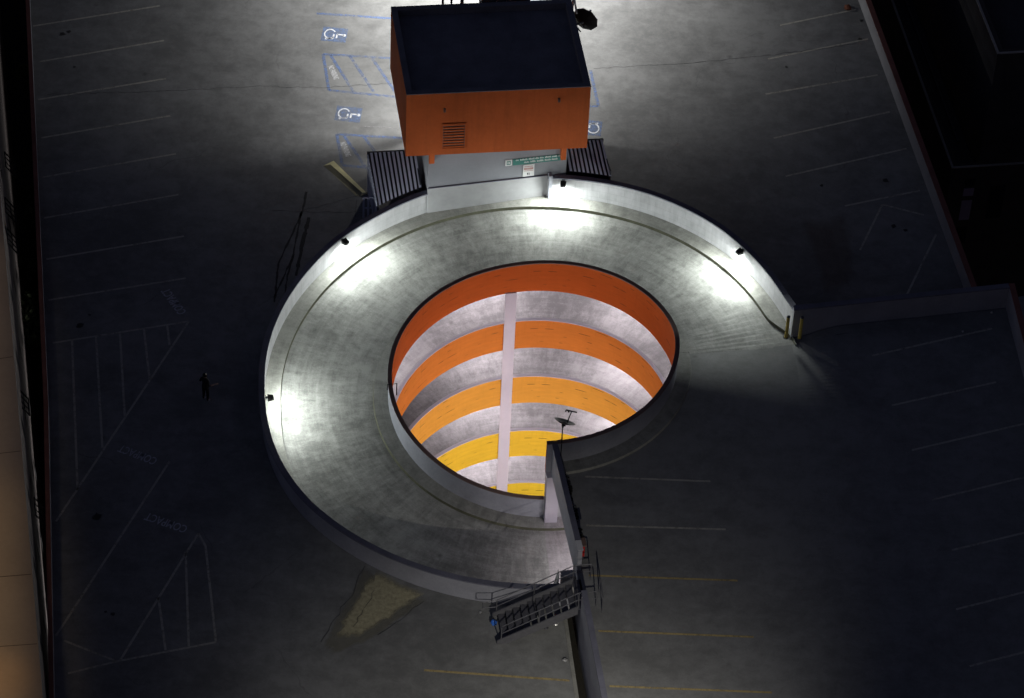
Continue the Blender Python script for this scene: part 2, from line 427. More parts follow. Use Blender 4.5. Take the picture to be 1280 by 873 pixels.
for i in range(len(ph)-1):
    A, B = deck_prof(ph[i]), deck_prof(ph[i+1])
    for k in range(14):
        vs = []
        for a, r in ((ph[i],A[k]),(ph[i],A[k+1]),(ph[i+1],B[k+1]),(ph[i+1],B[k])):
            vs.append((r*math.cos(R_(a)), r*math.sin(R_(a)), 0))
        # a gutter runs along the retaining wall of the upper deck
        if ph[i] > 278.0 and A[k] > 12.7: continue
        g.add(vs, [(0,1,2,3)])
deck = tag(g.build('deck', M['deck']), kind='structure')
# gutter below the retaining wall
g = MB(); a0, a1 = R_(277.9), R_(279.5)
g.sheet([(12.7*math.cos(a0),12.7*math.sin(a0)), (36*math.cos(a0),36*math.sin(a0)), (36*math.cos(a1),36*math.sin(a1)), (12.7*math.cos(a1),12.7*math.sin(a1))], -.55)
tag(g.build('gutter', M['dirt']), kind='structure')
g = MB(); g.bar((12.8*math.cos(a0),12.8*math.sin(a0),-.22), (36*math.cos(a0),36*math.sin(a0),-.22), .16, .54)
tag(g.build('kerb', M['kerb']), kind='structure')

# upper deck (right)
EW = [NWb, Vector((21.85,1.09)), Vector((24.6,-22.0)), Vector((26.2,-36))]
segsR = list(zip(EW, EW[1:])) + [((-60,bot_y),(80,bot_y))]
def udz(a, r):
    z = floor_(a)
    t = max(0, min(1, (r-11.3)/3.0)); t = t*t*(3-2*t)
    return z + (1.9-z)*t
g = MB(); ph = frange(-79.7, 12.0, 1.0)
for i in range(len(ph)-1):
    rows = []
    for a in (ph[i], ph[i+1]):
        r0 = 6.46 if a < 9.5 else 12.03
        r1 = ray_hit(a, segsR, 60); rows.append([(a, r0+(r1-r0)*(k/18.0)**1.3) for k in range(19)])
    if ph[i+1] > 9.5 and ph[i] < 9.5: rows[1] = [(ph[i+1], r) for (_, r) in rows[0]]
    for k in range(18):
        q = [rows[0][k], rows[0][k+1], rows[1][k+1], rows[1][k]]
        g.add([(r*math.cos(R_(a)), r*math.sin(R_(a)), udz(a, r)) for a, r in q], [(0,1,2,3)])
udeck = tag(g.build('upper_deck', M['deck2']), kind='structure')
g = MB(); g.sweep(lambda a: [(6.35,floor_(a)-.48),(30,1.42),(30,1.44),(6.35,floor_(a)-.46)], frange(-79.7, 11, 3), None)
tag(g.build('upper_deck_soffit', M['soffit']), kind='structure')

# helical ramp, one slab from the upper deck to the bottom of the well
uvp = lambda a, r, z: (R_(a)*9.0, r)
def ramp_prof(a):
    z = floor_(a); f = flare(a)
    if a < 21:
        t = min(1, (21-a)/10.5); f = .70*t*t*(3-2*t)
    return [(6.44,z-.48),(6.44,z+.15),(7.10,z+.15),(7.12,z),(11.26+f,z),(11.28+f,z+.16),(max(12.02,11.30+f) if a < 30 else 12.02+f,z+.16),(max(12.02,11.30+f) if a < 30 else 12.02+f,z-.48)]
g = MB(); g.sweep(ramp_prof, frange(9.5, 277, 2), [1,1,2,0,2,1,1,3], uvp)
tag(g.build('ramp', [M['ramp'], M['kerb'], M['kerbface'], M['soffit']]), kind='structure')
g = MB(); g.sweep(ramp_prof, frange(277, 9.5+360*5.2, 3), [1,1,2,0,2,1,1,3], uvp)
tag(g.build('lower_ramp', [M['ramp_in'], M['ramp_in'], M['kerbface'], M['soffit']]), kind='structure')
# inner kerb of the upper deck round the well
g = MB(); g.sweep(lambda a: [(6.44,floor_(a)+.004),(6.44,floor_(a)+.15),(7.08,floor_(a)+.15),(7.10,floor_(a)+.004)], frange(-79.7, 9.4, 2), None, uvp)
tag(g.build('kerb', M['kerb']), kind='structure')
# shaft wall outside the lower ramp
def shaft_top(a):
    a = (a+360) % 360
    if 11 < a < 277: return floor_(a)-.3
    return 1.5
g = MB(); g.sweep(lambda a: [(12.03,-20.4),(12.03,shaft_top(a)),(12.4,shaft_top(a)),(12.4,-20.4)], frange(12, 277, 3), None)
g.sweep(lambda a: [(12.03,-20.4),(12.03,1.4),(12.4,1.4),(12.4,-20.4)], frange(277.5, 371.5, 3), None)
tag(g.build('shaft_wall', M['soffit']), 'round grey concrete shaft wall behind the lower turns of the ramp', 'wall')
g = MB(); g.sweep(lambda a: [(.05,-19.9),(12.3,-19.9)], frange(0, 360, 6), None, closed=False)
tag(g.build('shaft_floor', M['ramp_in']), kind='structure')

# ------------------------------------------------------------------ painted parapets of the well
lab = ['burnt orange parapet ring, topmost in the round well and edged by a dark rim',
       'orange parapet ring, second band down in the well behind the pale column',
       'amber parapet ring, third band down in the well, between two grey ramp strips',
       'yellow parapet ring, fourth band down in the well beside the satellite dish',
       'lemon yellow parapet ring, lowest sliver of colour visible in the well']
for k in range(5):
    top = (lambda a, k=k: ptop(a)) if k == 0 else (lambda a, k=k: floor_(a+360*k)+1.35)
    fl = (lambda a, k=k: floor_(a+360*k))
    phs = frange(P0, P1, 2.0)
    t = thing('well_parapet', lab[k], 'parapet', (6.3*math.cos(R_(90)), 6.3, fl(90)), 0, 'painted parapets of the spiral well')
    g = MB()
    g.sweep(lambda a: [(6.30,fl(a)-.485),(6.30,top(a)-.021),(6.45,top(a)-.021),(6.45,fl(a)-.485)], phs, [0,0,1,0],
            lambda a, r, z: (R_(a)*6.3, z-fl(a)))
    g.build('painted_wall', [M['p%d' % k], M['wall'] if k else M['wallout']], t)
    g = MB(); g.sweep(lambda a: [(6.275 if k == 0 else 6.297,top(a)-.04 if k == 0 else top(a)-.02),(6.275 if k == 0 else 6.297,top(a)+.012),(6.475,top(a)+.012),(6.475,top(a)-.02)], phs)
    g.build('coping', M['rim'] if k == 0 else M['column'], t)

# column down the far side of the well and the piers
def polar(r, a): return Vector((r*math.cos(R_(a)), r*math.sin(R_(a))))
ca = Vector((-1.385,6.14)); cb = Vector((-.86,6.24)); dr = ((ca+cb)/2).normalized()
t = MB(); t.prism([ca, cb, cb-dr*.07, ca-dr*.07], -20, -.27)
o = tag(t.build('column', M['column']), 'tall flat lilac column running down the far side of the round well', 'column')
t = MB(); t.prism([(.77,-6.30),(1.34,-6.19),(1.40,-6.62),(.85,-6.72)], floor_(277), 1.4)
tag(t.build('wall_pier', M['column']), 'short white pier at the well edge under the end of the retaining wall', 'pier')
q = [polar(6.32, 359), polar(6.32, 364.5), polar(6.7, 364.5), polar(6.7, 359)]
t = MB(); t.prism(q, floor_(361)+.1, 1.35)
tag(t.build('wall_pier', M['column']), 'narrow white pier at the right side of the well below the burnt orange ring', 'pier')

# ------------------------------------------------------------------ outer walls of the ramp
def outer_wall(label, a0, a1, top, low, base):
    m = polar(12.1, (a0+a1)/2)
    t = thing('ramp_wall', label, 'wall', (m.x, m.y, floor_((a0+a1)/2)))
    g = MB(); phs = frange(a0, a1, 1.5)
    uvw = lambda a, r, z: (R_(a)*12, z-floor_(a))
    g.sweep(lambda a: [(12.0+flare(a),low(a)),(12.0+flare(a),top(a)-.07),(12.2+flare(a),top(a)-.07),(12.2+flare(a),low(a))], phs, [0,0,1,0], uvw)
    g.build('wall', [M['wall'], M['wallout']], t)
    g = MB(); g.sweep(lambda a: [(11.965+flare(a),top(a)-.07),(11.965+flare(a),top(a)),(12.235+flare(a),top(a)),(12.235+flare(a),top(a)-.07)], phs, None, uvw)
    g.build('coping', M['coping'], t)
    return t
outer_wall('long curved white wall round the left and lower side of the spiral ramp, two lamps on it', 115.4, 279.0, wtopL, lambda a: floor_(a)-.45, 0)
outer_wall('curved white wall on the right side of the spiral ramp, two lamps on it', 12.9, 88.4, wtopR, lambda a: min(floor_(a), .0)-.45, 0)

# ------------------------------------------------------------------ retaining wall with the stairs, other walls
def long_wall(name, label, a, b, t, z0, z1, mat, cmat, cw=.03, ch=.06):
    a, b = Vector(a[:2]), Vector(b[:2]); d = (b-a).normalized(); n = Vector((-d.y,d.x))
    mid = (a+b)/2
    th_ = thing(name, label, 'wall', (mid.x, mid.y, max(z0,0)))
    g = MB(); g.wall(a, b, t, z0, z1-ch, 0); g.build('wall_face', mat, th_)
    g = MB(); g.wall(a-n*cw-d*.01, b-n*cw+d*.01, t+2*cw, z1-ch, z1); g.build('coping', cmat, th_)
    return th_
wA0, wA1 = Vector((.98,-6.28)), Vector((2.24,-12.35))
wB0, wB1 = Vector((2.44,-14.52)), Vector((5.75,-34))
t = thing('retaining_wall', 'grey wall between the lower and the upper deck, cut through by the steel stairs', 'wall', (2.2,-12.5,0))
g = MB()
g.wall(wA0, wA1, .18, 1.40, 3.19); g.wall(wB0, wB1, .18, -.6, 3.19)
g.wall(wA1+Vector((.002,-.02)), wB0+Vector((0,.003)), .18, -.6, 1.89)
g.build('wall_face', M['wallout'], t)
g = MB()
for a, b in ((wA0,wA1),(wB0,wB1)):
    d = (b-a).normalized(); n = Vector((-d.y,d.x)); g.wall(a-n*.03, b-n*.03, .24, 3.19, 3.26)
g.build('coping', M['coping'], t)
g = MB(); e = (wA1-wA0).normalized(); n = Vector((-e.y,e.x))
g.prism([wA1-e*.55-n*.034, wA1-n*.034+e*.03, wA1+n*.214+e*.03, wA1-e*.55+n*.214], 3.262, 3.275)
g.build('white_end_cap', M['signw'], t)
# wall across the north side of the upper deck and the east edge walls
long_wall('deck_wall', 'pale wall across the back of the dark upper deck, behind two yellow bollards', NWa, NWb, .22, -.2, 3.22, M['wallout'], M['coping'])
t = thing('edge_wall', 'low wall turning down the right edge of the dark upper deck', 'wall', (22,1,1.9))
g = MB(); g.wall(EW[1], EW[0], -.22, -3, 3.16); g.wall(EW[2], EW[1], -.22, -3, 3.16); g.wall(EW[3], EW[2], -.22, -3, 3.16); g.build('wall_face', M['wallout'], t)
g = MB(); g.wall(EW[1], EW[0]+Vector((-.01,.24)), -.26, 3.16, 3.22); g.wall(EW[2], EW[1], -.26, 3.16, 3.22); g.wall(EW[3], EW[2], -.26, 3.16, 3.22); g.build('coping', M['redcoping'], t)
o = (RW[2]-RW[0]).normalized(); n = Vector((-o.y, o.x))
long_wall('edge_wall', 'long straight lilac wall along the right edge of the far deck', Vector(RW[0][:2])+n*.0, Vector(RW[2][:2]), .2, -3, 1.1, M['wall'], M['redcoping'])
t = thing('edge_wall', 'thin red edged wall along the left side of the deck beside the alley', 'wall', (LW[2].x,LW[2].y,0))
g = MB(); g2 = MB()
for i in range(len(LW)-1):
    g.wall(LW[i+1], LW[i], .16, -3, 1.0); g2.wall(LW[i+1], LW[i], .2, 1.0, 1.06)
g.build('wall_face', M['wallout'], t); g2.build('coping', M['redcoping'], t)

# ------------------------------------------------------------------ painted markings (parts of the decks)
def seg(mb, p, q, w=.10, z=0.005, zb=0.0): mb.strip(at(*p, zb), at(*q, zb), w, zb+z)
g = MB()
for p, q in [((41.6,32.8),(200,7.5)),((47.9,77.6),(205,51)),((47.9,124.7),(207.5,98.5)),((51.7,172.6),(213,145)),((52,222),(220,192.5)),((55,272.8),(223,243.5)),((58,324.3),(230,295.5)),((60.5,375.4),(232,348)),
             ((44,-12),(196,-37)),
             ((66,429),(236,402)),((236,402),(70,652)),((90,425),(97,613)),((120,421),(128,560)),((150,417),(156,521)),((180,412),(187,475)),((209,407),(212,432)),
             ((212,577),(70,795)),((248,667),(150,826)),((248,667),(257,683)),((257,683),(270,803)),((270,803),(146,827)),((80,801),(146,827)),((146,827),(85,842)),((232,690),(236,808)),((198,747),(207,813)),
             ((960,74),(1085,49)),((957,118),(1097,94)),((967,173),(1112,140)),((982,220.6),(1133,186)),((1056,257.7),(1149.7,238.5)),((1103,256),(1155,269)),((1103,256),(1075,313)),((1170,293.5),(1133,370)),((975,32),(1070,12))]:
    seg(g, p, q, .10)
g.build('stall_lines', M['line'], deck)
g = MB(); seg(g, (530,838), (712,851), .11); g.build('yellow_stall_line', M['liney'], deck)
g = MB()
for p, q in [((731,596),(888,602)),((733,657),(907,662)),((1090,445),(1240,411)),((1115,507),(1245,478)),((1140,563),(1280,530)),((1165,625),(1280,597)),((1190,688),(1290,664)),((1195,762),(1290,738)),((1212,833),(1290,813))]:
    seg(g, p, q, .10, .006, 1.9)
g.build('stall_lines', M['line'], udeck)
g = MB()
for p, q in [((736,719.5),(922,726)),((748,789),(942,796.5)),((762,858),(965,866))]: seg(g, p, q, .10, .006, 1.9)
g.build('yellow_stall_lines', M['liney'], udeck)
# access bays
g = MB()
for p, q in [((396,17),(500,24)),((404,68),(500,73.5)),((404,68),(411,113)),((411,113),(500,122)),((413,69),(442,115)),((437,70),(467,115)),((465,73),(493,114)),
             ((421,168),(505,173)),((421,168),(428,207)),((428,207),(462,210)),((455,171),(470,192)),((430,170),(456,208)),((738,88),(748,133)),((726,133),(748,133))]:
    seg(g, p, q, .15)
g.build('blue_bay_lines', M['blue'], deck)
g = MB(); seg(g, (452,158), (506,161), .08); g.build('faint_white_line', M['faint'], deck)
XE = Vector((.985,.17,0)).normalized(); YE = Vector((-.17,.985,0)).normalized()
def symbol(cx, cy, sg=1):
    c = at(cx, cy); c.z = 0
    X = Vector((.997,-.075,0)); X.normalize(); Y = Vector((-X.y, X.x, 0))
    g = MB(); g.sheet([c+X*sx*.62+Y*sy*.53 for sx, sy in ((-1,-1),(1,-1),(1,1),(-1,1))], .005)
    sq = g.build('symbol_ground', M['bluebg'], deck)
    # the wheelchair figure lies with its head to the right
    g = MB(); up, fr = X*sg, -Y*sg
    P = lambda u, f, z=.009: c + up*u + fr*f + Vector((0,0,z))
    n = 26; A = [R_(25+295*i/n) for i in range(n+1)]
    for i in range(n):
        q = []
        for ang, r in ((A[i],.30),(A[i],.235),(A[i+1],.235),(A[i+1],.30)):
            q.append(P(-.22+r*math.sin(ang+R_(95))*1.0, -.02+r*math.cos(ang+R_(95))*1.25))
        g.add(q, [(0,1,2,3)])
    def st(a, b, w):
        a, b = P(*a), P(*b); d = (b-a).normalized(); nn = Vector((-d.y,d.x,0))*w/2
        g.add([a-nn, b-nn, b+nn, a+nn], [(0,1,2,3)])
    st((.12,-.02), (.46,-.02), .10); st((.14,-.04), (.13,.26), .085); st((-.02,-.02), (-.03,.30), .085); st((-.03,.30), (-.36,.34), .08); st((-.36,.30), (-.39,.42), .09)
    g.add([P(.50+.085*math.cos(2*PI*i/12), -.005+.10*math.sin(2*PI*i/12)) for i in range(12)], [tuple(range(12))])
    o = g.build('wheelchair_symbol', M['white'], deck)
symbol(418, 43.5); symbol(435.5, 143); symbol(736, 160, -1)
def lettering(txt, p, q, size, flip, mat, name, stretch=1):
    a, b = at(*p), at(*q); d = (b-a); d.z = 0; d.normalize()
    n = Vector((-d.y, d.x, 0))*flip
    g = MB(); c = (a+b)/2; c.z = .006; text_mesh(g, txt, c, d, n, size, stretch=stretch); g.build(name, mat, deck)
lettering('COMPACT', (195,577), (150,560), .62, 1, M['linec'], 'compact_lettering', .62)
lettering('COMPACT', (233,662), (183,645), .62, 1, M['linec'], 'compact_lettering', .66)
lettering('COMPACT', (228,391), (207.5,363.5), .60, 1, M['linec'], 'compact_lettering', .62)
for dx, dy in ((0,0),(15,96)):
    a, b = at(412+dx,81+dy), at(421+dx,101+dy); d = (b-a); d.z = 0; d.normalize(); n = Vector((-d.y,d.x,0))
    g = MB(); c = (a+b)/2; c.z = .006; text_mesh(g, 'NO PARKING', c, d, n, .40, stretch=.42); g.build('no_parking_lettering', M['whitef'], deck)

# patches, cracks and spots of the lower deck
def jag(pts, j, n=6):
    out = []
    for i in range(len(pts)):
        a, b = Vector(pts[i][:2]), Vector(pts[(i+1)%len(pts)][:2])
        for k in range(n):
            p = a.lerp(b, k/n)
            if k: p += Vector((random.uniform(-j,j), random.uniform(-j,j)))
            out.append(p)
    return out
def soft(name, pts, z, mat, parent, j, inner=.62):
    P = jag(pts, j); n = len(P); c = sum(P, Vector((0,0)))/n
    vs = [(p.x,p.y,z) for p in P] + [(c.x+(p.x-c.x)*inner, c.y+(p.y-c.y)*inner, z) for p in P] + [(c.x,c.y,z)]
    g = MB(); g.add(vs, [(i,(i+1)%n,n+(i+1)%n,n+i) for i in range(n)]+[(n+i,n+(i+1)%n,2*n) for i in range(n)])
    o = g.build(name, mat, parent); at_ = o.data.attributes.new('edge','FLOAT','POINT')
    for i in range(len(vs)): at_.data[i].value = 0.0 if i < n else 1.0
    return o
soft('stained_patch', [at(*p) for p in ((455,706),(402,808),(412,820),(455,806),(540,748))], .004, M['patchdk'], deck, .08, .8)
soft('mortar_patch', [at(*p) for p in ((470,712),(450,738),(428,775),(418,800),(450,798),(494,768),(534,742))], .007, M['patch'], deck, .09, .7)
def crack(g, pts, w, z=.0095, j=.06, zb=0):
    P = [at(*p, zb) for p in pts]
    out = [P[0]]
    for a, b in zip(P, P[1:]):
        k = max(2, int((b-a).length/.25))
        for i in range(1, k+1):
            q = a.lerp(b, i/k); out.append(q+Vector((random.uniform(-j,j), random.uniform(-j,j), 0)) if i < k else q)
    for a, b in zip(out, out[1:]): g.strip(a, b, w*random.uniform(.6,1.4), zb+z)
g = MB()
for pts in [((456,708),(441,745),(420,772),(401,803)), ((530,752),(500,776),(472,794)), ((468,738),(452,768),(441,784))]:
    crack(g, pts, .02, .0095, .11)
for pts in [((45,119),(200,114),(330,108),(400,110),(490,104)), ((742,86),(850,80),(950,71),(1070,55)), ((380,263),(410,255),(452,243)), ((340,264),(458,266)), ((446,250),(445,272)), ((395,205),(360,330))][:5]:
    crack(g, pts, .016)
g.build('crack', M['tar'], deck)
g = MB()
for pts, w in [(((383,240),(378.5,264)),.10),(((378,264),(362,300),(348,330),(343,378)),.09),(((377,266),(372,290),(367,318),(352,352),(343,372)),.08),(((386,272),(378,305),(374,325),(370,345)),.16),(((367,320),(359,345),(356,372)),.07)]:
    crack(g, pts, w, .006, .02)
g.build('dark_line', M['tar'], deck)  # thin dark branching lines in the same tone as the cracks
for (x, y, r) in [(100,407,.20),(112,394,.07),(122,646,.22),(141,768,.10),(132,765,.07),(78,43,.16),(86,40,.12),(93,84,.08),(1107,226,.17),(1117,283,.15),(1132,288,.12),(983,84,.09),(1027,232,.09),(1077,26,.12),(1075,49,.10)]:
    c = at(x, y); soft('oil_spot', [c+Vector((math.cos(k*PI/5),math.sin(k*PI/5),0))*r*random.uniform(.8,1.5) for k in range(10)], .0085, M['oil'], deck, .01, .6)
soft('rust_stain', [at(*p) for p in ((995,268),(1055,262),(1073,318),(1068,372),(1030,377))], .0035, M['rust'], deck, .15)
# yellow painted kerb flare beside the sheds
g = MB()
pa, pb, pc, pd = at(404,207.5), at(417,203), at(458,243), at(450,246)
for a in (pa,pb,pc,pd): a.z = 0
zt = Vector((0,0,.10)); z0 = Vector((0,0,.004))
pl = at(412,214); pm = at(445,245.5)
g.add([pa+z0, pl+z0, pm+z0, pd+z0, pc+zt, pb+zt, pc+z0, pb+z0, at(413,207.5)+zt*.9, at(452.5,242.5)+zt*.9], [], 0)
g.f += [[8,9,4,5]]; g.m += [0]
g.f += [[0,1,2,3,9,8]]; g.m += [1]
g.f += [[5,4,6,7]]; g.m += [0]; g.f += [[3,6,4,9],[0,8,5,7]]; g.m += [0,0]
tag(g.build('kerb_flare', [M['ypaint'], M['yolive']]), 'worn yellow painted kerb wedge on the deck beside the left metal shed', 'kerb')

# ------------------------------------------------------------------ orange tower
ZB, ZT = 4.2, 8.0
c0, c1, c3 = at(507,195.7,ZB), at(733.6,185,ZB), at(488.7,9.4,ZT)
bl = Vector(c0[:2]); br = Vector(c1[:2]); bk = Vector(at(488.7,9.4,ZT)[:2]); bkr = br + (bk-bl)
tw = thing('elevator_tower', 'orange box topped tower with dark flat roof and grey lower wall beside the ramp', 'tower', (-2.3,14.5,0))
ex = (br-bl).normalized(); ey = Vector((-ex.y,ex.x)); dd = (bk-bl).normalized()
rim = [bl, br, bkr, bk]; cen = (bl+br+bkr+bk)/4
def inset(w):
    out = []
    for i in range(4):
        a, b, c = rim[i-1], rim[i], rim[(i+1)%4]; u1, u2 = (b-a).normalized(), (c-b).normalized()
        n1_, n2_ = Vector((-u1.y,u1.x)), Vector((-u2.y,u2.x)); out.append(b+(n1_+n2_)*w/(1+n1_.dot(n2_)))
    return out
inn = inset(.26)
g = MB(); g.prism([bl, br, bkr, bk], ZB, ZT-.40, 0)
for i in range(4): g.prism([rim[i], rim[(i+1)%4], inn[(i+1)%4], inn[i]], ZT-.401, ZT, 0)
g.build('orange_cladding', M['orange'], tw)
g = MB(); r2, r3 = inset(-.012), inset(.272)
for i in range(4): g.prism([r2[i], r2[(i+1)%4], r3[(i+1)%4], r3[i]], ZT+.001, ZT+.035, 0)
for i in range(4): g.prism([inset(.262)[i], inset(.262)[(i+1)%4], r3[(i+1)%4], r3[i]], ZT-.33, ZT+.0005, 0)
g.build('roof_rim', M['roof'], tw)
g = MB(); g.prism(inset(.264), ZT-.398, ZT-.34); g.build('roof', M['roof'], tw)
# seams of the membrane and a hatch are faint
# louvred vent in the front
def onfront(u, z, off=0.0):
    p = bl + ex*u - ey*off; return Vector((p.x, p.y, z))
vt = MB(); 
def frontbox(mb, u0, u1, z0, z1, o0, o1, mi=0):
    q = [onfront(u0,0,o0), onfront(u1,0,o0), onfront(u1,0,o1), onfront(u0,0,o1)]
    mb.prism([Vector(p[:2]) for p in q], z0, z1, mi)
u0, u1 = 1.70, 2.72; z0v, z1v = 4.62, 6.10
frontbox(vt, u0, u1, z0v, z1v, .002, .012); vent = vt.build('vent', M['rim'], tw)
g = MB()
for k in range(9):
    z = z0v+.05+k*(z1v-z0v-.12)/8; frontbox(g, u0+.03, u1-.03, z, z+.075, .014, .06)
g.build('slats', M['orange'], vent)
g = MB()
frontbox(g, u0-.05, u0+.0, z0v-.05, z1v+.05, .003, .05); frontbox(g, u1, u1+.05, z0v-.05, z1v+.05, .003, .05); frontbox(g, u0, u1, z1v, z1v+.05, .003, .05); frontbox(g, u0, u1, z0v-.05, z0v, .003, .05)
g.build('frame', M['orange'], vent)
for u, z in ((1.75,7.05),(7.0,7.35)):
    g = MB(); p = onfront(u, z, .0); g.tube([p, p-Vector((ey.x,ey.y,0))*.09, p-Vector((ey.x,ey.y,.6))*.14], .06, 10); g.build('spout', M['rim'], tw)
# lower walls
wl, wr = Vector((-5.25,10.81)), Vector((1.18,12.32)); wd = (wr-wl).normalized(); wn = Vector((-wd.y,wd.x))
g = MB(); g.prism([wl, wr, wr+wn*4.4, wl+wn*4.4], .1, ZB-.002); g.build('lower_wall', M['tower'], tw)
g = MB(); g.wall(wl-wd*.02-wn*.06, wl+wd*5.72-wn*.06, .058, .05, 1.72); g.build('ledge_wall', M['wall'], tw)
g = MB(); g.wall(wl-wn*.075, wl+wd*5.72-wn*.075, .073, 1.721, 1.76); g.build('ledge', M['coping'], tw)
for u, zb_ in ((.0,3.45), (6.28,2.75)):
    g = MB(); p = wl+wd*u; g.prism([p-wn*.20, p+wd*.24-wn*.20, p+wd*.24-wn*.003, p-wn*.003], zb_, ZB-.001); g.build('corner_bracket', M['orange'], tw)
g = MB(); zz = wl+wd*5.74; g.prism([zz-wn*.32, zz+wd*.16-wn*.32, zz+wd*.16, zz], .25, 1.9); g.build('end_pilaster', M['wallout'], tw)
# things fixed to the back of the tower
back = [bk + ex*u for u in (2.45, 2.85, 3.35)]
for i, (p, r) in enumerate(zip(back, (.055,.05,.085))):
    g = MB(); q = p+dd*.15
    g.tube([(q.x,q.y,.1),(q.x,q.y,10.2)], r, 8); g.build('mast_pipe', M['dkmetal'], tw)
ob = bk+ex*5.1+dd*.35
ct = thing('equipment_box', 'cluster of grey electrical boxes behind the top edge of the orange tower', 'equipment', (ob.x,ob.y,7.6))
for dx, w, hgt in ((0,.5,.5),(.62,.34,.38),(1.2,.5,.42),(1.75,.3,.5)):
    p = ob+ex*(dx-.6); g = MB(); g.box((p.x,p.y,7.75+hgt/2), (w,.45,hgt), math.atan2(ex.y,ex.x)); g.build('box', M['rail'], ct)
g = MB(); p = ob-ex*.9; q = ob+ex*1.5; g.box(((p.x+q.x)/2,(p.y+q.y)/2,7.68), ((q-p).length,.5,.1), math.atan2(ex.y,ex.x)); g.build('shelf', M['dkmetal'], ct)
# big dish at the right rear corner
dc = at(729,28,7.0)
sd = thing('satellite_dish', 'large black dish seen from behind at the rear right corner of the orange tower', 'satellite dish', dc)
def dish_mesh(c, n, R, depth, seg=16, rings=5, th=.03, ang=0, squash=1.0):
    n = Vector(n).normalized(); x = n.cross(Vector((0,0,1))).normalized(); y = n.cross(x)
    g = MB(); vs = []
    for s_ in (0, 1):
        for i in range(rings+1):
            r = R*i/rings; h_ = depth*(i/rings)**2 - depth - s_*th
            for k in range(seg):
                t_ = 2*PI*(k+.5)/seg; vs.append(c + (x*math.cos(t_)+y*math.sin(t_)*squash)*r + n*h_)
    fs = []; m = (rings+1)*seg
    for i in range(rings):
        for k in range(seg):
            k2 = (k+1)%seg
            fs.append((i*seg+k, (i+1)*seg+k, (i+1)*seg+k2, i*seg+k2)); fs.append((m+i*seg+k, m+i*seg+k2, m+(i+1)*seg+k2, m+(i+1)*seg+k))
    for k in range(seg):
        k2 = (k+1)%seg; fs.append((rings*seg+k, m+rings*seg+k, m+rings*seg+k2, rings*seg+k2))
    g.add(vs, fs); return g
dn = (Vector((.35,.80,.05)))
dish_mesh(dc+dn.normalized()*.25, dn, .66, .16, 9).build('reflector', M['black'], sd)
pw = bkr - ex*.03 - dd*.75
g = MB(); g.tube([dc+Vector((0,0,-.0)), Vector((pw.x,pw.y,7.0))], .05); g.tube([Vector((dc.x-.1,dc.y,6.4)), Vector((pw.x,pw.y,7.4))], .035); g.build('bracket', M['rail'], sd)
g = MB(); q = Vector((dc.x,dc.y,dc.z))+dn.normalized()*.8; g.tube([dc-Vector((0,0,.3)), q], .03); g.box(q, (.1,.1,.16)); g.build('feed_arm', M['rail'], sd)
# white guard on the roof corner seen against the dish
g = MB(); p = bkr-dd*.1+ex*.06; g.bar((p.x,p.y,7.3), (p.x+.12,p.y+.9,8.5), .12, .05); g.bar((p.x+.25,p.y-.1,7.3),(p.x-.05,p.y+.7,8.4),.08,.05); g.build('corner_guard', M['signw'], tw)
# signs
SD = -.52
def wallpt(u, z, off): p = wl+wd*u-wn*off; return Vector((p.x,p.y,z+SD))
wx = Vector((wd.x,wd.y,0))
def sign_board(name, label, u0, u1, z0, z1, off, mat):
    c = wallpt((u0+u1)/2, z0, off); t = thing(name, label, 'sign', c)
    g = MB(); p, q = wl+wd*u0-wn*off, wl+wd*u1-wn*off; g.wall(p, q, off-.003, z0+SD, z1+SD); g.build('board', mat, t); return t
t = sign_board('notice_sign', 'long green sign with two lines of small white writing, under the orange box', 4.02, 6.40, 3.12, 3.50, .03, M['signg'])
for z, us in ((3.385, (4.15,6.3)), (3.20, (4.55,6.15))):
    u = us[0]
    while u < us[1]:
        w = random.uniform(.12,.34); w = min(w, us[1]-u)
        x = u; g = MB()
        while x < u+w:
            b_ = .022; p = wallpt(x, z, .032); 
            hgt = random.choice((.075,.075,.11))
            g.add([p, p+wx*b_, p+wx*b_+Vector((0,0,hgt)), p+Vector((0,0,hgt))], [(0,1,2,3)]); x += .036
        g.build('word', M['signw'], t); u += w+.07
t = sign_board('notice_sign', 'small square white sign with a green emblem left of the long green sign', 3.66, 3.97, 3.13, 3.49, .026, M['signw'])
g = MB(); p, q = wl+wd*3.72-wn*.030, wl+wd*3.91-wn*.030; g.wall(p, q, .003, 3.19+SD, 3.43+SD); g.build('emblem', M['signg'], t)
g = MB(); g.wall(wl+wd*3.76-wn*.034, wl+wd*3.80-wn*.034, .003, 3.24+SD, 3.38+SD); g.wall(wl+wd*3.83-wn*.034, wl+wd*3.87-wn*.034, .003, 3.24+SD, 3.38+SD); g.build('emblem_stroke', M['signw'], t)
t = sign_board('notice_sign', 'white square notice with a bold red line, below the long green sign', 4.52, 5.06, 2.32, 3.06, .026, M['signw'])
g = MB()
for z, h_, u_0, u_1, w in ((2.92,.055,4.58,5.0,.030),(2.74,.13,4.56,5.02,.05),(2.655,.04,4.58,5.0,.022)):
    x = u_0
    while x < u_1-.01:
        p = wallpt(x, z, .028); g.add([p, p+wx*w*.72, p+wx*w*.72+Vector((0,0,h_)), p+Vector((0,0,h_))], [(0,1,2,3)]); x += w*1.15
g.build('red_lettering', M['signr'], t)
g = MB()
for x, z, w, h_ in ((4.72,2.42,.05,.12),(4.79,2.42,.07,.05),(4.79,2.49,.05,.05)):
    p = wallpt(x, z, .028); g.add([p, p+wx*w, p+wx*w+Vector((0,0,h_)), p+Vector((0,0,h_))], [(0,1,2,3)])
g.build('black_mark', M['black'], t)

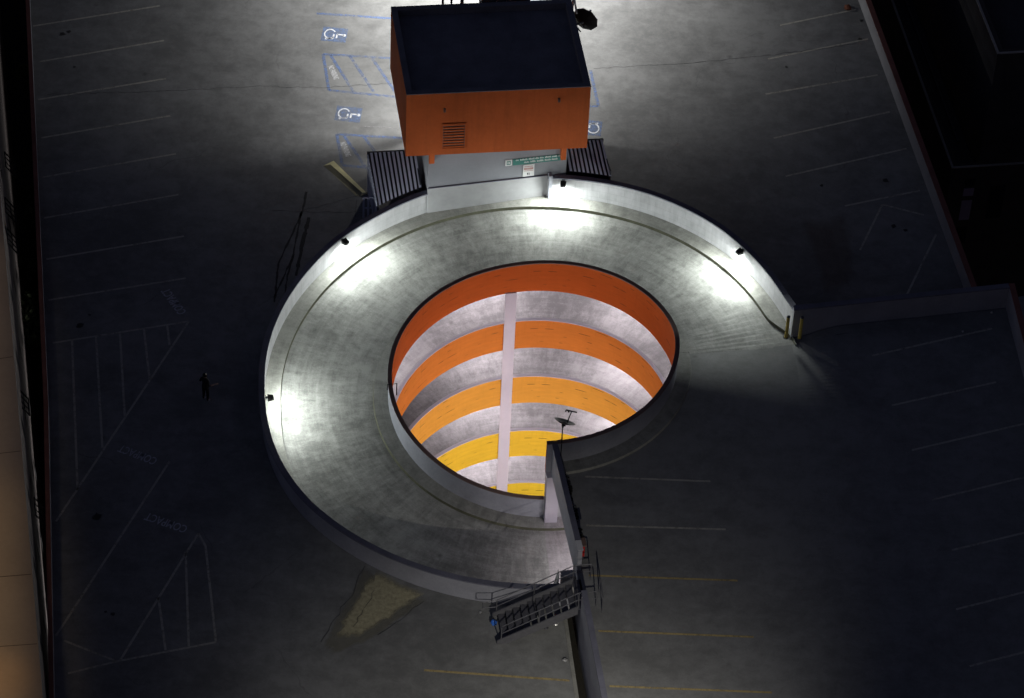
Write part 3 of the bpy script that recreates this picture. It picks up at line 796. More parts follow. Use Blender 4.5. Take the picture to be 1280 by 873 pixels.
# ------------------------------------------------------------------ corrugated sheds beside the tower
def reach(p, d, r=12.42):
    b = p.dot(d); c = p.dot(p)-r*r; D = b*b-c
    return (-b-math.sqrt(D)) if D > 0 else 99
def corrugated(g, a, b, d, L, z0, z1, rib=.215, h=.06):
    """ribbed sheet between a and b; ribs run along d until they meet the ramp wall, z0 at the back, z1 at the wall"""
    a, b = Vector(a[:2]), Vector(b[:2]); e = b-a; W = e.length; e = e/W; n = int(W/rib)
    prof = []
    for i in range(n+1):
        u = i*W/(n+1)
        for f_, hh, m_ in ((0,0,1),(.30,0,1),(.36,1,0),(.92,1,0),(.98,0,1)):
            prof.append((u+f_*W/(n+1), hh*h, m_))
    prof.append((W,0,1))
    vs = []
    for s_ in (0,1):
        for u, hh, m_ in prof:
            p0 = a+e*u; l_ = min(L, reach(p0, d)); p = p0+d*l_*s_; zf = z1(math.degrees(math.atan2(p.y,p.x))) if l_ < L else z0-.32*l_; vs.append((p.x,p.y,(zf if s_ else z0)+hh))
    m = len(prof)
    for i in range(m-1):
        o = len(g.v); g.v += [Vector(vs[k]) for k in (i, m+i, m+i+1, i+1)]
        g.f.append([o,o+1,o+2,o+3]); g.m.append(0 if prof[i][1] > 0 and prof[i+1][1] > 0 else 1)  # valleys coloured dark to stand for shade between the ribs
fd = Matrix.Rotation(R_(4),2) @ (-dd)
zs = 2.45
pA = Vector(at(460.5,192.5,zs)[:2]); pB = Vector(at(520,189.5,zs)[:2])
t = thing('metal_shed', 'corrugated metal shed at the left foot of the orange tower', 'shed', (pA.x,pA.y,0))
g = MB(); corrugated(g, pA, pB, fd, 4.6, zs, lambda a: wtopL(a)+.02); g.build('roof', [M['corr'], M['corrdk']], t)
g = MB(); n_ = (pB-pA).normalized()
q0 = pA; corr_side = min(3.6, reach(pA, fd)-.02)
k = 14
for i in range(k):          # ribbed side wall
    a = q0+fd*(i*corr_side/k); b = q0+fd*((i+.55)*corr_side/k)
    g.prism([a-n_*.05, b-n_*.05, b, a], 0, lambda p: zs-.05-.40*(Vector(p)-q0).dot(fd))
g.build('side_wall', M['corr'], t)
g = MB(); g.wall(pA+n_*.02, pA+fd*corr_side+n_*.02, .05, 0, lambda p: zs-.1-.40*(Vector(p)-pA).dot(fd)); g.build('backing', M['corrdk'], t); g = MB(); g.wall(pB-n_*.02+fd*reach(pB, fd, 12.5), pB-n_*.02, .05, 0, lambda p: zs-.1-.48*(Vector(p)-pB).dot(fd)); g.build('backing', M['corrdk'], t)
g = MB(); g.wall(pA-n_*.06-fd*.06, pB+n_*.04-fd*.06, -.05, zs-.3, zs+.10); g.build('fascia', M['corrdk'], t)
g = MB(); pp = Vector(at(454.5,247,1.3)[:2]); 
for i in range(4):
    g.bar((pp.x+i*.22, pp.y+i*.03, 0), (pp.x+i*.22, pp.y+i*.03, 1.3), .09, .09)
g.bar((pp.x-.03,pp.y,1.27),(pp.x+.72,pp.y+.1,1.27),.06,.06); g.bar((pp.x-.03,pp.y,.6),(pp.x+.72,pp.y+.1,.6),.05,.05)
tag(g.build('gate', M['corr']), 'short slatted metal gate at the lower left corner of the left shed', 'gate')
pR = Vector(at(753.5,176,zs)[:2]); pL = pR - ex*1.9
t = thing('metal_shed', 'corrugated metal shed at the right foot of the orange tower', 'shed', (pR.x,pR.y,0))
g = MB(); corrugated(g, pL, pR, fd, 4.0, zs, lambda a: wtopR(a)+.02, .205); g.build('roof', [M['corr'], M['corrdk']], t)
g = MB(); g.wall(pL-fd*.06, pR+ex*.04-fd*.06, -.05, zs-.3, zs+.10); g.build('fascia', M['corrdk'], t)
g = MB(); g.wall(pR-ex*.02, pR+fd*min(2.4,reach(pR,fd,12.5))-ex*.02, -.05, 0, zs-.22); g.wall(pL, pR, .04, 0, zs-.31); g.build('side_wall', M['corrdk'], t)

# ------------------------------------------------------------------ wall lamps
FL = [(139.2, 1.16), (190.0, .80), (84.8, 1.70), (37.8, 2.24)]
FLl = ['black wall lamp on the upper left of the curved ramp wall', 'black wall lamp at the leftmost point of the curved ramp wall',
       'black wall lamp at the end of the right ramp wall, next to the orange tower', 'black wall lamp on the right ramp wall nearest the yellow bollards']
lamp = None
def lamp_pos(a, z): p = polar(11.97, a); return (p.x, p.y, z-.16)
for i, ((a, z), L) in enumerate(zip(FL, FLl)):
    if lamp is None:
        lamp = thing('wall_lamp', L, 'lamp', lamp_pos(a, z), R_(a+180), 'wall lamps round the spiral ramp')
        fm = FR[lamp.name]
        W = lambda x, y, z_: fm @ Vector((x,y,z_))
        g = MB(); c = W(.20,0,.02)
        pts = [(.08,.14,.10),(.34,.12,.04),(.36,.12,-.06),(.08,.14,-.10)]
        vs = [W(x, s_*y, z_) for s_ in (-1,1) for x, y, z_ in pts]
        g.add(vs, [(0,1,2,3),(7,6,5,4),(0,4,5,1),(1,5,6,2),(2,6,7,3),(3,7,4,0)]); hs = g.build('housing', M['black'], lamp)
        g = MB(); g.add([W(.10,-.10,-.108), W(.34,-.09,-.07), W(.34,.09,-.07), W(.10,.10,-.108)], [(0,3,2,1)]); g.build('lens', M['lens'], hs)
        g = MB(); g.tube([W(0,0,.03), W(.09,0,.02)], .05, 10); g.box(W(-.005,0,.03), (.03,.16,.16), R_(a+180)); g.build('bracket', M['dkmetal'], lamp)
    else:
        dup(lamp, lamp_pos(a, z), R_(a+180), L)
def area(name, loc, power, col, sx, sy, rz=0):
    l = bpy.data.lights.new(name, 'AREA'); l.energy = power; l.color = col; l.shape = 'RECTANGLE'; l.size = sx; l.size_y = sy
    o = bpy.data.objects.new(name, l); C.objects.link(o); o.location = loc; o.rotation_euler = (0,0,rz); return o
def spot(name, loc, target, power, col, size=150, blend=.6, r=.08):
    l = bpy.data.lights.new(name, 'SPOT'); l.energy = power; l.color = col; l.spot_size = R_(size); l.spot_blend = blend; l.shadow_soft_size = r
    o = bpy.data.objects.new(name, l); C.objects.link(o); o.location = loc
    o.rotation_euler = (Vector(target)-Vector(loc)).to_track_quat('-Z','Y').to_euler(); return o
COOL = (.94, 1.0, .93)
for (a, z), wts in zip(FL, ((1.25,.9),(1.05,.95),(1.0,1.25),(1.05,1.05))):
    p = polar(11.60, a)
    for s_, w_ in zip((-1, 1), wts):
        q = polar(9.3, a+s_*23); spot('ramp_light', (p.x,p.y,z-.30), (q.x,q.y,floor_(a)+.1), 1060*w_, COOL, 136, 1.0, .42)
    q = polar(11.7, a)
    spot('ramp_wash', (p.x,p.y,z-.30), (q.x,q.y,floor_(a)), 300, COOL, 172, .8, .2)
# warm lamp over the roof of the left building
pa_, pb_ = at(8,300,3.0), at(44,900,3.0); rd = (pb_-pa_).normalized()
for f_, w_, c_ in ((.25,1.2,(1.0,.84,.68)),(.80,2.1,(1.0,.78,.50))):
    p = pa_.lerp(pb_, f_) + Vector((-1.6,-.3,0)); o = area('roof_lamp', (p.x,p.y,8.0), w_*10, c_, 1.0, 15.0, math.atan2(rd.y,rd.x)-PI/2); o.data.spread = R_(60)
p = at(-12,850,3.0); spot('roof_lamp', (p.x,p.y,6.0), (p.x,p.y,3.0), 34, (1.0,.52,.14), 75, 1.0, .1)
for y in (60,400,740):  # added unseen area lights that brighten the narrow facade
    p = at(58+(y-500)*.046,y,-1.0); o = area('facade_fill', (p.x-.35,p.y,-4.0), 15, (1.0,.95,.93), .4, 16.0); o.rotation_euler = (0, R_(120), R_(9))
# pole lamp beyond the top of the picture that lights the far deck
p = at(612,-44,0)
spot('deck_lamp', (p.x,p.y,7.0), (p.x,p.y,0), 13000, (1.0,.985,.94), 158, .7, .2)
p = bk + ex*3.3 + dd*.4
spot('tower_back_light', (p.x,p.y,4.6), (p.x+dd.x*3,p.y+dd.y*3,0), 2300, (1.0,.985,.94), 170, .5, .15)
# strip lamps under each turn of the ramp, and added fill spots hidden under the near side to brighten the far parapets
WARMW = (1.0, .93, .95)
for k in range(5):
    for a in (15, 60, 105, 150, 195, 288, 330):
        aa = a+360*k
        if aa < 280 or (k in (2, 3) and a in (150, 195)): continue
        p = polar(9.9 if k else 10.6, aa); z = 1.3 if aa < 372 else floor_(aa)+2.95
        area('strip_light', (p.x,p.y,z), 235 if k else 150, WARMW, .3, 1.6, R_(aa))
for k in range(5):
    for a in (228, 262, 300, 335):
        aa = a+360*k
        if aa < 290: continue
        p = polar(6.9, aa); z = 1.25 if aa < 372 else floor_(aa)+3.0
        q = polar(6.3, aa+180); spot('well_fill', (p.x,p.y,z), (q.x,q.y,z-1.0), (400, 430, 430, 400, 400)[k], WARMW, 120, .8, .15)
# street lamp below the picture; an added unseen plate blocks its light from the left of the deck
la, lb = at(174,852), at(270,773); ld = (lb-la).normalized(); ln = Vector((-ld.y, ld.x, 0))
lp = at(775,1235); zl = 11.0
D_ = (la-lp).dot(ln); 
sl = thing('street_lamp', 'street lamp on a post beside the retaining wall with an added plate blocking its left side', 'street lamp', (lp.x-.9,lp.y-.5,0))
g = MB(); g.tube([(lp.x-.9,lp.y-.5,0),(lp.x-.9,lp.y-.5,11.4),(lp.x,lp.y,11.5)], .08, 10); g.build('pole', M['dkmetal'], sl)
g = MB(); g.box((lp.x,lp.y,11.42), (.5,.4,.12)); g.build('head', M['dkmetal'], sl)
c = Vector((lp.x,lp.y,0))+ln*.5*(1 if D_ > 0 else -1); ze = zl-zl*.5/abs(D_)
g = MB(); g.wall(c-ld*2.5, c+ld*2.5, .02, ze, 11.6); g.build('light_blocker', M['black'], sl)
q = at(715,1030,0); spot('street_light', (lp.x,lp.y,zl), q, 7600, (1.0,.95,.84), 96, 1.0, .05)

# ------------------------------------------------------------------ steel stairs
e1 = Vector((.985,.173,0)).normalized(); n1 = Vector((-e1.y,e1.x,0)); b0 = Vector((-.86,-14.93,0))
RUN, RISE, WD = 3.25, 1.9, 1.5
st = thing('steel_stairs', 'dark steel stairs with rails climbing from the lower deck to the upper deck', 'stairs', b0)
S = lambda u, w, z: b0 + e1*u + n1*w + Vector((0,0,z))
NT = 10
for w in (0.0, WD):
    g = MB(); hh = .30
    a, b = S(-.12,w,-.0), S(RUN,w,RISE)
    vs = []
    for off in (-.025,.025):
        vs += [a+n1*off+Vector((0,0,.01)), S(.35,w,.01)+n1*off, b+n1*off-Vector((0,0,.36)), b+n1*off+Vector((0,0,.14)), a+n1*off+Vector((0,0,.24))]
    g.add(vs, [(0,1,2,3,4),(9,8,7,6,5),(0,5,6,1),(1,6,7,2),(2,7,8,3),(3,8,9,4),(4,9,5,0)]); g.build('stringer', M['rail'], st)
for i in range(NT):
    u = .12 + i*(RUN-.12)/NT; z = RISE*(i+1)/(NT+1)
    g = MB(); c = S(u+.13, WD/2, z-.02); g.box(c, (.27, WD-.06, .035), math.atan2(e1.y,e1.x))
    c = S(u+.006, WD/2, z-.045); g.box(c, (.018, WD-.07, .06), math.atan2(e1.y,e1.x)); g.build('tread', M['tread'], st)
g = MB(); c = S(RUN+.16, WD/2, RISE-.02); g.box(c, (.36, WD+.1, .04), math.atan2(e1.y,e1.x)); g.build('landing', M['tread'], st)
for w in (0.0, WD):
    g = MB(); r = .022
    for hz in (.55, 1.0):
        ext = -.5 if w else .0
        path = [S(.05+ext*.0,w,hz+.12), S(RUN,w,RISE+hz), S(RUN+.75,w,RISE+hz)]
        if hz == 1.0 and w: path = [S(-.55,w,.62), S(-.55,w,hz), S(.05,w,hz+.06)] + path[1:]
        g.tube(path, r, 7)
    if w: g.tube([S(-.55,w,.62), S(.05,w,.62)], r, 7)
    g.tube([S(RUN+.75,w,RISE), S(RUN+.75,w,RISE+1.0)], r, 7)
    hr = g.build('handrail', M['rail'], st)
    for u in (.05, RUN*.5, RUN):
        g = MB(); g.tube([S(u,w,RISE*u/RUN+.06), S(u,w,RISE*u/RUN+1.03)], .024, 7); g.build('post', M['rail'], st)
# rails on the upper deck at the head of the stairs
t = thing('guard_rail', 'short pipe guard rail on the upper deck at the head of the stairs', 'railing', S(RUN+1.1,.2,RISE))
g = MB(); g.tube([S(RUN+.95,-.35,RISE), S(RUN+.95,-.35,RISE+1.0), S(RUN+1.0,.75,RISE+1.0), S(RUN+1.0,.75,RISE)], .022, 7); g.tube([S(RUN+.95,-.35,RISE+.5), S(RUN+1.0,.75,RISE+.5)], .018, 7); g.build('rail', M['rail'], t)
# red box at the end of the wall
p = Vector(at(726.5,697,1.9)[:2])
t = thing('hose_cabinet', 'red fire cabinet on the upper deck against the wall end above the stairs', 'fire cabinet', (p.x,p.y,1.9))
g = MB(); g.box((p.x,p.y,1.9+.62), (.17,.42,.66), R_(10)); g.build('cabinet', M['red'], t)
g = MB(); g.box((p.x,p.y,1.9+.15), (.12,.3,.29), R_(10)); g.build('pedestal', M['dkmetal'], t)
g = MB(); g.box((p.x+.03,p.y,1.9+.985), (.24,.46,.06), R_(10)); g.build('lid', M['rim'], t)

# ------------------------------------------------------------------ dish on its pole by the well
pb = at(700.5,577,2.05); top = pb+Vector((0,0,2.32))
sd = thing('satellite_dish', 'small dark satellite dish on a thin pole above the yellow bands of the well', 'satellite dish', pb)
g = MB(); g.tube([pb, top], .028, 10); g.tube([top-Vector((0,0,.12)), top+Vector((0,0,.02))], .05, 10); g.build('pole', M['black'], sd)
g = MB(); q = Vector((pb.x-.28,pb.y+.1,3.24)); g.tube([q, pb.lerp(top,.62)], .012, 6); g.build('guy', M['black'], sd)
dn = (RX*.30+UX*.95-FW*.16).normalized()
dc = top + RX*.03 + dn*.14
dish_mesh(dc+dn*.05, dn, .47, .13, 28, 6, .012).build('reflector', M['dish'], sd, True, 40)
g = MB(); g.tube([top, dc-dn*.07], .06, 10); g.box(dc-dn*.10, (.16,.16,.10)); g.build('mount', M['black'], sd)
lf = dc + dn*.50 + RX*.16
g = MB(); g.tube([dc+RX*.12-dn*.02, lf], [.028,.022], 8); g.build('feed_arm', M['black'], sd)
g = MB(); bx = (RX*.95-UX*.22).normalized(); g.tube([lf-bx*.25, lf+bx*.24], .032, 8)
for s_ in (-.24,-.12): g.tube([lf+bx*s_, lf+bx*s_-dn*.085], .035, 8)
g.build('receiver_bar', M['black'], sd)

# hook on the rim of the well
p = polar(6.35, 188.6); zc = ptop(188.6)
g = MB(); x = Vector((-p.x,-p.y,0)).normalized()
P3 = lambda u, z: Vector((p.x,p.y,0))+x*u+Vector((0,0,zc+z))
g.tube([P3(-.16,-.25), P3(-.16,.10), P3(.26,.13), P3(.26,-.62)], .028, 8)
tag(g.build('rim_bracket', M['black']), 'thin black bracket hooked over the left rim of the well', 'bracket')

# bollards
bo = None
for (x, y, L) in ((982.5,421,'yellow bollard at the end of the curved ramp wall, left of the pair'), (999.5,422,'yellow bollard standing before the dark deck wall, right of the pair')):
    b = at(x, y, 1.72); z = 1.66
    if bo is None:
        bo = thing('bollard', L, 'bollard', (b.x,b.y,z), 0, 'yellow bollards at the top of the ramp')
        g = MB(); g.tube([(b.x,b.y,z),(b.x,b.y,z+1.32)], .075, 14); g.build('post', M['yellow'], bo, True, 40)
        g = MB(); g.tube([(b.x,b.y,z+1.32),(b.x,b.y,z+1.37),(b.x,b.y,z+1.40)], [.079,.07,.03], 14); g.build('cap', M['dkmetal'], bo, True, 40)
        g = MB(); g.tube([(b.x,b.y,z),(b.x,b.y,z+.03)], .12, 14); g.build('foot', M['dkmetal'], bo)
    else: dup(bo, (b.x,b.y,z), 0, L)

# ------------------------------------------------------------------ litter
def blob(name, label, cat, p, s, mat, sq=(1,1,.6), n=2):
    g = MB(); vs = []; fs = []
    import bmesh
    bm = bmesh.new(); bmesh.ops.create_icosphere(bm, subdivisions=n, radius=1)
    for v in bm.verts: vs.append(Vector((v.co.x*sq[0], v.co.y*sq[1], max(-.6, v.co.z*sq[2])))*s*random.uniform(.72,1.2)+Vector(p)+Vector((0,0,s*sq[2]*.6)))
    fs = [tuple(v.index for v in f.verts) for f in bm.faces]; bm.free()
    g.add(vs, fs); return tag(g.build(name, mat), label, cat)
blob('litter', 'crumpled silver wrapper on the deck just below the stairs', 'litter', at(694.5,780.5), .12, M['silver'])
blob('litter', 'small dark crumpled can below the middle of the stairs', 'litter', at(682.5,785.5), .09, M['dkmetal'])
blob('litter', 'crumpled can on the deck next to the gutter and the yellow line', 'litter', at(706.5,826), .11, M['silver'])
blob('litter', 'bright blue plastic scrap at the foot of the stairs', 'litter', at(617.5,780.5), .16, M['bluep'], (.9,.7,1.0))
blob('litter', 'tiny pale scrap on the deck left of the stair foot', 'litter', at(600.5,766), .06, M['silver'])
blob('litter', 'brown crumpled paper bag on the deck by the far right wall', 'litter', at(1060,11), .2, M['brownbag'])
blob('litter', 'tiny pale scrap in the corner of the dark upper deck', 'litter', at(1239.5,391,1.9), .06, M['silver'])
blob('litter', 'tiny pale scrap near a stall line on the dark upper deck', 'litter', at(1203.5,415,1.9), .06, M['silver'])
# leaf litter blown against the retaining wall
g = MB(); random.seed(3)
for i in range(900):
    tt = random.random(); base = wA0.lerp(wA1, .12+.66*tt)+Vector((.22,.03))
    w = min(.38, abs(random.gauss(0,.12))*(1+1.0*math.sin(tt*9)**2)); p = base+Vector((w,random.uniform(-.1,.1)))
    s_ = random.uniform(.04,.09); a = random.uniform(0,PI); z = 1.905+random.uniform(.0,.07)*max(0,1-w/.5)
    x = Vector((math.cos(a),math.sin(a),random.uniform(-.4,.4)))*s_; y = Vector((-math.sin(a),math.cos(a),random.uniform(-.4,.4)))*s_*.6
    c = Vector((p.x,p.y,z+.02)); g.add([c-x, c-y, c+x, c+y], [(0,1,2,3)])
tag(g.build('leaf_litter', M['dirt']), 'dark drift of dead leaves along the foot of the retaining wall on the upper deck', 'leaf litter', kind='stuff')

# ------------------------------------------------------------------ person on the lower deck
def person(loc, rz):
    root = thing('person', 'person in black clothes with pale shoes standing alone on the dark lower deck', 'person', loc, rz)
    V = [(0,0,.96),(0,.0,1.12),(0,.0,1.30),(0,-.01,1.43),(0,-.01,1.52),(0,.015,1.60),(0,.02,1.68),
         (.095,0,.92),(.11,.01,.52),(.115,-.02,.10),(.12,.14,.035),
         (-.095,0,.92),(-.11,.0,.52),(-.115,-.03,.10),(-.12,.13,.035),
         (.17,-.01,1.40),(.25,-.05,1.15),(.40,.14,1.20),(.455,.20,1.22),
         (-.17,-.01,1.40),(-.27,-.06,1.15),(-.20,.14,1.22),(-.175,.20,1.245)]
    Ed = [(0,1),(1,2),(2,3),(3,4),(4,5),(5,6),(0,7),(7,8),(8,9),(9,10),(0,11),(11,12),(12,13),(13,14),(3,15),(15,16),(16,17),(17,18),(3,19),(19,20),(20,21),(21,22)]
    Ra = [(.16,.12),(.145,.11),(.17,.12),(.10,.085),(.055,.055),(.085,.095),(.075,.085),
          (.10,.10),(.068,.068),(.045,.045),(.04,.035),(.10,.10),(.068,.068),(.045,.045),(.04,.035),
          (.07,.07),(.045,.045),(.034,.034),(.036,.026),(.07,.07),(.045,.045),(.034,.034),(.036,.026)]
    for (wr_, el, tip) in ((18,17,1),(22,21,-1)):
        o_, d_ = Vector(V[wr_]), (Vector(V[wr_])-Vector(V[el])).normalized()
        side = d_.cross(Vector((0,0,1))).normalized()
        for j, (off, ln) in enumerate(((-.032,.07),(-.011,.085),(.011,.08),(.032,.065))):
            i0 = len(V); a = o_+side*off+d_*.035; b_ = a+d_*ln*.55+Vector((0,0,-.008)); c_ = b_+d_*ln*.4+Vector((0,0,-.02))
            V += [tuple(a),tuple(b_),tuple(c_)]; Ed += [(wr_,i0),(i0,i0+1),(i0+1,i0+2)]; Ra += [(.010,.010),(.009,.009),(.007,.007)]
        i0 = len(V); a = o_+side*.04*tip+Vector((0,0,.005)); b_ = a+side*.025*tip+d_*.035
        V += [tuple(a),tuple(b_)]; Ed += [(wr_,i0),(i0,i0+1)]; Ra += [(.012,.012),(.009,.009)]
    me = bpy.data.meshes.new('body'); me.from_pydata(V, Ed, []); o = bpy.data.objects.new('body', me); C.objects.link(o)
    sk = o.modifiers.new('Skin', 'SKIN'); sk.use_smooth_shade = True
    for i, sv in enumerate(me.skin_vertices[0].data): sv.radius = Ra[i]; sv.use_root = (i == 0)
    ss = o.modifiers.new('Sub', 'SUBSURF'); ss.levels = 2; ss.render_levels = 2
    dg = bpy.context.evaluated_depsgraph_get(); m2 = bpy.data.meshes.new_from_object(o.evaluated_get(dg)); m2.name = 'body'
    bpy.data.objects.remove(o); o = bpy.data.objects.new('body', m2); C.objects.link(o); o.parent = root
    m2.materials.clear()
    for m in (M['cloth'], M['skin'], M['shoe']): m2.materials.append(m)
    for p in m2.polygons:
        c = p.center; p.use_smooth = True
        fore = (c.z > 1.1 and c.z < 1.3 and c.y > .0 and (c.x > .29 or c.x < -.165) and (c.x > .29 or c.y > .04))
        p.material_index = 2 if c.z < .12 else (1 if c.z > 1.54 or fore else 0)
    g = MB(); fm = FR[root.name]; import bmesh
    bm = bmesh.new(); bmesh.ops.create_icosphere(bm, subdivisions=3, radius=1)
    vs = [fm @ Vector((v.co.x*.105, -.005+v.co.y*.115+(.0 if v.co.y < 0 else -.02), 1.665+v.co.z*.12)) for v in bm.verts if True]
    fs = [tuple(v.index for v in f.verts) for f in bm.faces if not (f.calc_center_median().y > .35 and f.calc_center_median().z < .45)]
    bm.free(); g.add(vs, fs); g.build('hair', M['hair'], root, True)
    for s_ in (-1,1):
        g = MB(); g.box(fm @ Vector((.032*s_,.105,1.655)), (.022,.012,.010), rz); g.build('eye', M['hair'], root)
    g = MB(); g.add([fm @ Vector(q) for q in ((0,.128,1.615),(.016,.10,1.61),(-.016,.10,1.61),(0,.105,1.655))], [(0,1,3),(0,3,2),(0,2,1)]); g.build('nose', M['skin'], root)
    return root
person(tuple(at(257.5,501)), R_(-35))

# ------------------------------------------------------------------ neighbours
# left: beige flat building with a narrow facade to the alley
t = thing('office_building', 'beige flat roofed building at the lower left edge, windows to the alley', 'building', at(20,600,3.0))
T1, T2 = at(-18.8,20,3.0), at(58,925,3.0)
d = (T1-T2).normalized(); T1 = T1+d*20
Bx1, Bx2 = at(0,8,-8.0), at(38.5,459,-8.0); bd = (Bx2-Bx1).normalized(); Bq1 = Bx1-bd*25; Bq2 = Bx2+bd*45
g = MB(); wv = Vector((-30,-4.6,0))
g.add([T1, T2, T2+wv, T1+wv], [(0,1,2,3)] if False else [(3,2,1,0)]); 
rf = g.build('roof', M['beige'], t)
g = MB()
for y in (446,564,718,805): 
    g = MB(); a = at(-10,y+4,3.006); b = at(5+(y-300)*.085-1.5,y,3.006); g.strip(a,b,.035,3.006); g.build('joint', M['joint'], rf)
g = MB(); Bw1, Bw2 = Bq1+Vector((0,0,-12.4)), Bq2+Vector((0,0,-12.4))
g.add([T1, T2, Bq2, Bq1, Bw1, Bw2], [(3,2,1,0),(4,5,2,3)])
g.add([T2, T2+wv, T2+wv+Vector((0,0,-23)), Bw2], [(0,1,2,3)])
g.build('facade', M['facade'], t)
fu = (T2-T1).normalized(); 
def facpt(px_, py_, tt, off):
    """point on the sloping facade: tt 0 at the roof edge, 1 at the base"""
    a, b = at(px_, py_, 3.0), None
    s_ = (a-T1).dot(fu); A = T1+fu*s_; B = Bq1+fu*((A-Bq1).dot(fu)); nrm = fu.cross(Vector((0,0,1))).normalized()
    if nrm.x < 0: nrm = -nrm
    return A.lerp(B, tt)+nrm*off, nrm
for row, tt in enumerate((.10,.30,.50,.70)):
    for k in range(11):
        P, nrm = facpt(0, 0, tt, .012); P = P + fu*(k*4.1+row*1.35+6)
        dn_, _ = facpt(0, 0, tt+.10, .012); dv = (dn_-facpt(0,0,tt,.012)[0])
        g = MB(); w = fu*.65; g.add([P, P+w, P+w+dv, P+dv], [(3,2,1,0)]); g.build('window', M['glass'], t)
for (x, y) in ((5.5,190),(6,247),(8,285),(22,485),(42.5,622)):
    P = at(x, y, 1.2); g = MB(); u = fu*1.0; ov = Vector((.42,.05,-.75))
    q = [P, P+u, P+u+ov, P+ov]
    for a, b in zip(q, q[1:]+q[:1]): g.bar(a, b, .05, .05)
    for s_ in (.33,.66): g.bar(q[0].lerp(q[1],s_), q[3].lerp(q[2],s_), .035, .035); 
    g.bar(q[0].lerp(q[3],.5), q[1].lerp(q[2],.5), .03, .03)
    g.build('window_grille', M['black'], t)
# shrubs in the alley
def shrub(name, label, p, h_, rr, n=420):
    t = thing(name, label, 'tree', p, 0, 'trees in the left alley')
    g = MB(); P = Vector(p); g.tube([P, P+Vector((.1,.05,h_*.45)), P+Vector((.0,.1,h_*.75))], [.12,.08,.03], 7)
    for k in range(5):
        a = k*1.26; g.tube([P+Vector((.05,.03,h_*.42)), P+Vector((math.cos(a)*rr*.6,math.sin(a)*rr*.6,h_*.8))], [.05,.02], 5)
    g.build('trunk', M['bark'], t)
    g = MB()
    cl = [(Vector((random.gauss(0,.4),random.gauss(0,.4),random.gauss(0,.3))), random.uniform(.25,.5)) for _ in range(9)]
    for i in range(n):
        c0_, s0 = random.choice(cl); dv = Vector((random.gauss(0,1),random.gauss(0,1),random.gauss(0,1))).normalized()*s0*random.random()**.4
        c = P+Vector((0,0,h_*.85)) + Vector(((c0_.x+dv.x)*rr,(c0_.y+dv.y)*rr,(c0_.z+dv.z)*rr*.8))
        a = Vector((random.gauss(0,1),random.gauss(0,1),random.gauss(0,1))).normalized(); b = a.cross(Vector((random.gauss(0,1),random.gauss(0,1),.3))).normalized()
        s_ = random.uniform(.10,.2); g.add([c-a*s_, c+b*s_*.6, c+a*s_, c-b*s_*.6], [(0,1,2,3)])
    g.build('crown', M['leaf'], t)
random.seed(11)
for (x, y, h_, rr, L) in ((37,244,4,.7,'small dark tree in the left alley beside the upper window grille'),(37,276,4.5,.75,'dark tree in the left alley beside the pair of window grilles'),(37,332,4.5,.9,'dark bushy tree in the left alley below the window grilles'),(39,385,5,1.0,'widest dark tree in the left alley'),(42,420,4.5,.8,'lowest dark tree in the left alley, close to the red edged wall'),(34,94,4,.6,'topmost dark tree in the left alley')):
    q = at(x, y, -9.0+h_*.85); shrub('alley_tree', L, (q.x,q.y,-9.0), h_, rr)
g = MB(); a, b = at(30,-60,-9.02), at(62,760,-9.02); g.strip(a, b, 6.0, -9.02); tag(g.build('alley', M['ground']), kind='structure')

# right: dark roofs beyond the street
def roof_block(label, corner_px, a_px, b_px, z, zb, th_=.35, hp=.5):
    c, a, b = at(*corner_px, z), at(*a_px, z), at(*b_px, z)
    u = (a-c); u.z = 0; u = u.normalized()*42; v = (b-c); v.z = 0; v = v.normalized()*40
    t = thing('dark_building', label, 'building', (c.x,c.y,zb))
    c2 = Vector(c[:2]); u2, v2 = Vector(u[:2]), Vector(v[:2])
    g = MB(); g.prism([c2, c2+u2, c2+u2+v2, c2+v2], zb, z-hp); g.build('wall', M['dkwall'], t)
    g = MB(); i0 = c2+u2.normalized()*th_+v2.normalized()*th_
    g.prism([i0, i0+u2*.97, i0+u2*.97+v2*.97, i0+v2*.97], z-hp+.002, z-hp+.03); g.build('roof', M['dkroof'], t)
    g = MB(); un, vn = u2.normalized(), v2.normalized()
    g.prism([c2, c2+u2, c2+u2+vn*th_, c2+vn*th_], z-hp, z); g.prism([c2+vn*th_, c2+vn*th_+un*th_, c2+v2+un*th_, c2+v2], z-hp, z); g.build('parapet', M['dkwall'], t)
    g = MB(); k_ = .10
    g.prism([c2-vn*.02, c2+u2-vn*.02, c2+u2+vn*k_, c2+vn*k_], z+.002, z+.05); g.prism([c2+vn*k_-un*.02, c2+vn*k_+un*k_, c2+v2+un*k_, c2+v2-un*.02], z+.002, z+.05); g.build('trim', M['trim'], t)
    return t, c2, un, vn
t, c2, un, vn = roof_block('dark lower building beyond the right wall with a pale roof edge', (1190,211), (1168,150), (1280,205), -6.0, -20.4)
def fac(u, z): p = c2+vn*u-un*.02; return Vector((p.x,p.y,z))
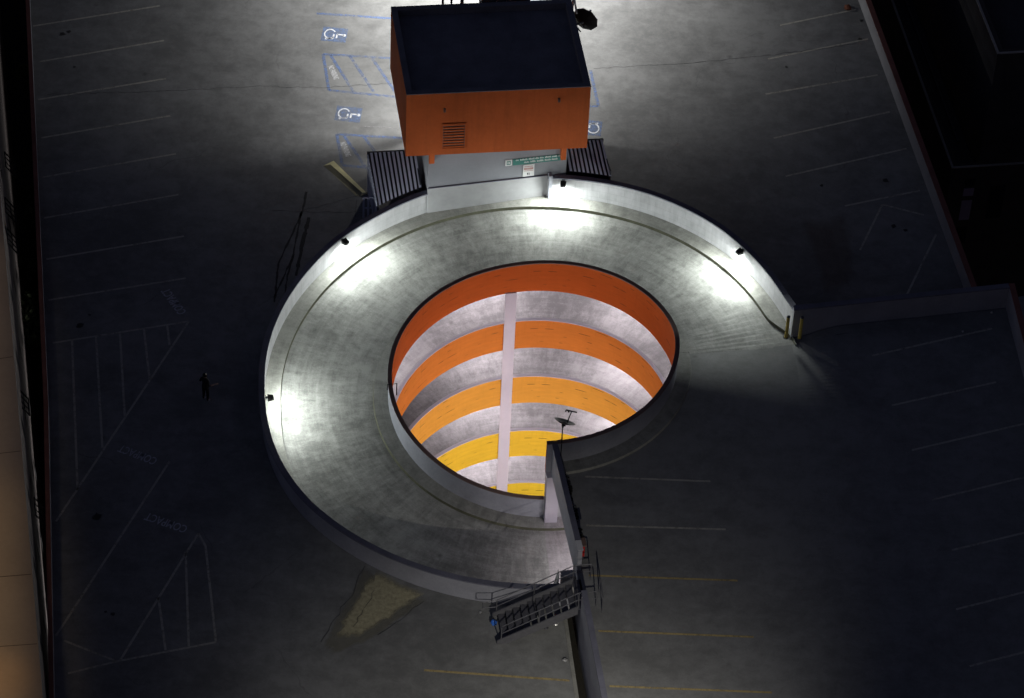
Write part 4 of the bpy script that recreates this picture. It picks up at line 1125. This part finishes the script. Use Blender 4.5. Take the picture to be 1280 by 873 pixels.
for (u0_, u1_, za, zb_, mt) in ((.8,1.35,-7.3,-6.8,'glass'),(.8,1.35,-8.0,-7.45,'lilac_pane'),(.8,1.35,-9.7,-8.3,'lilac_pane'),(.8,1.35,-11.4,-10.2,'glass'),(2.2,3.0,-9.7,-7.4,'glass')):
    g = MB(); g.add([fac(u0_,za), fac(u1_,za), fac(u1_,zb_), fac(u0_,zb_)], [(0,1,2,3)]); g.build('window', M[mt], t)
g = MB(); p = fac(-.35,-8.6); g.box(p, (.12,.25,1.3), 0); g.build('blade_panel', M['lilac_pane'], t)
roof_block('taller dark block at the upper right corner, thin pale roof edge', (1247,68), (1220,0), (1280,66), 1.5, -6.4)
g = MB(); g.bar(at(1130,0,-6.4)+Vector((0,0,.1)), at(1197,180,-6.4)+Vector((0,0,.1)), .08, .2); tag(g.build('roof_pipe', M['dkmetal']), 'thin pipe along the roof edge of the dark lower building at right', 'pipe')

# ------------------------------------------------------------------ sky, moonless dusk
w = bpy.data.worlds.new('World'); bpy.context.scene.world = w; w.use_nodes = True
nt = w.node_tree; bg = nt.nodes['Background']; sk = nt.nodes.new('ShaderNodeTexSky'); sk.sky_type = 'NISHITA'; sk.sun_disc = False
sk.sun_elevation = R_(-3.0); sk.sun_rotation = R_(250); sk.altitude = 100
nt.links.new(mixc(nt, 1.0, sk.outputs[0], (.88,.90,1.15), 'MULTIPLY'), bg.inputs['Color']); bg.inputs['Strength'].default_value = .48
l = bpy.data.lights.new('moon', 'SUN'); l.energy = .006; l.angle = R_(4); l.color = (.72,.80,1.0)
o = bpy.data.objects.new('moon', l); C.objects.link(o); o.rotation_euler = (R_(28), R_(-12), 0)

# ------------------------------------------------------------------ camera
cam = bpy.data.cameras.new('Camera'); co = bpy.data.objects.new('Camera', cam); C.objects.link(co)
cam.sensor_fit = 'HORIZONTAL'; cam.sensor_width = 36; cam.lens = FPX/1280*36; cam.clip_start = 1; cam.clip_end = 2000
cam.shift_y = -(436.5-CY)/1280
Mx = Matrix((RX, UX, -FW)).transposed().to_4x4(); Mx.translation = CAM; co.matrix_world = Mx
sc = bpy.context.scene; sc.camera = co
sc.view_settings.view_transform = 'Standard'; sc.view_settings.look = 'None'; sc.view_settings.exposure = 0; sc.view_settings.gamma = 1
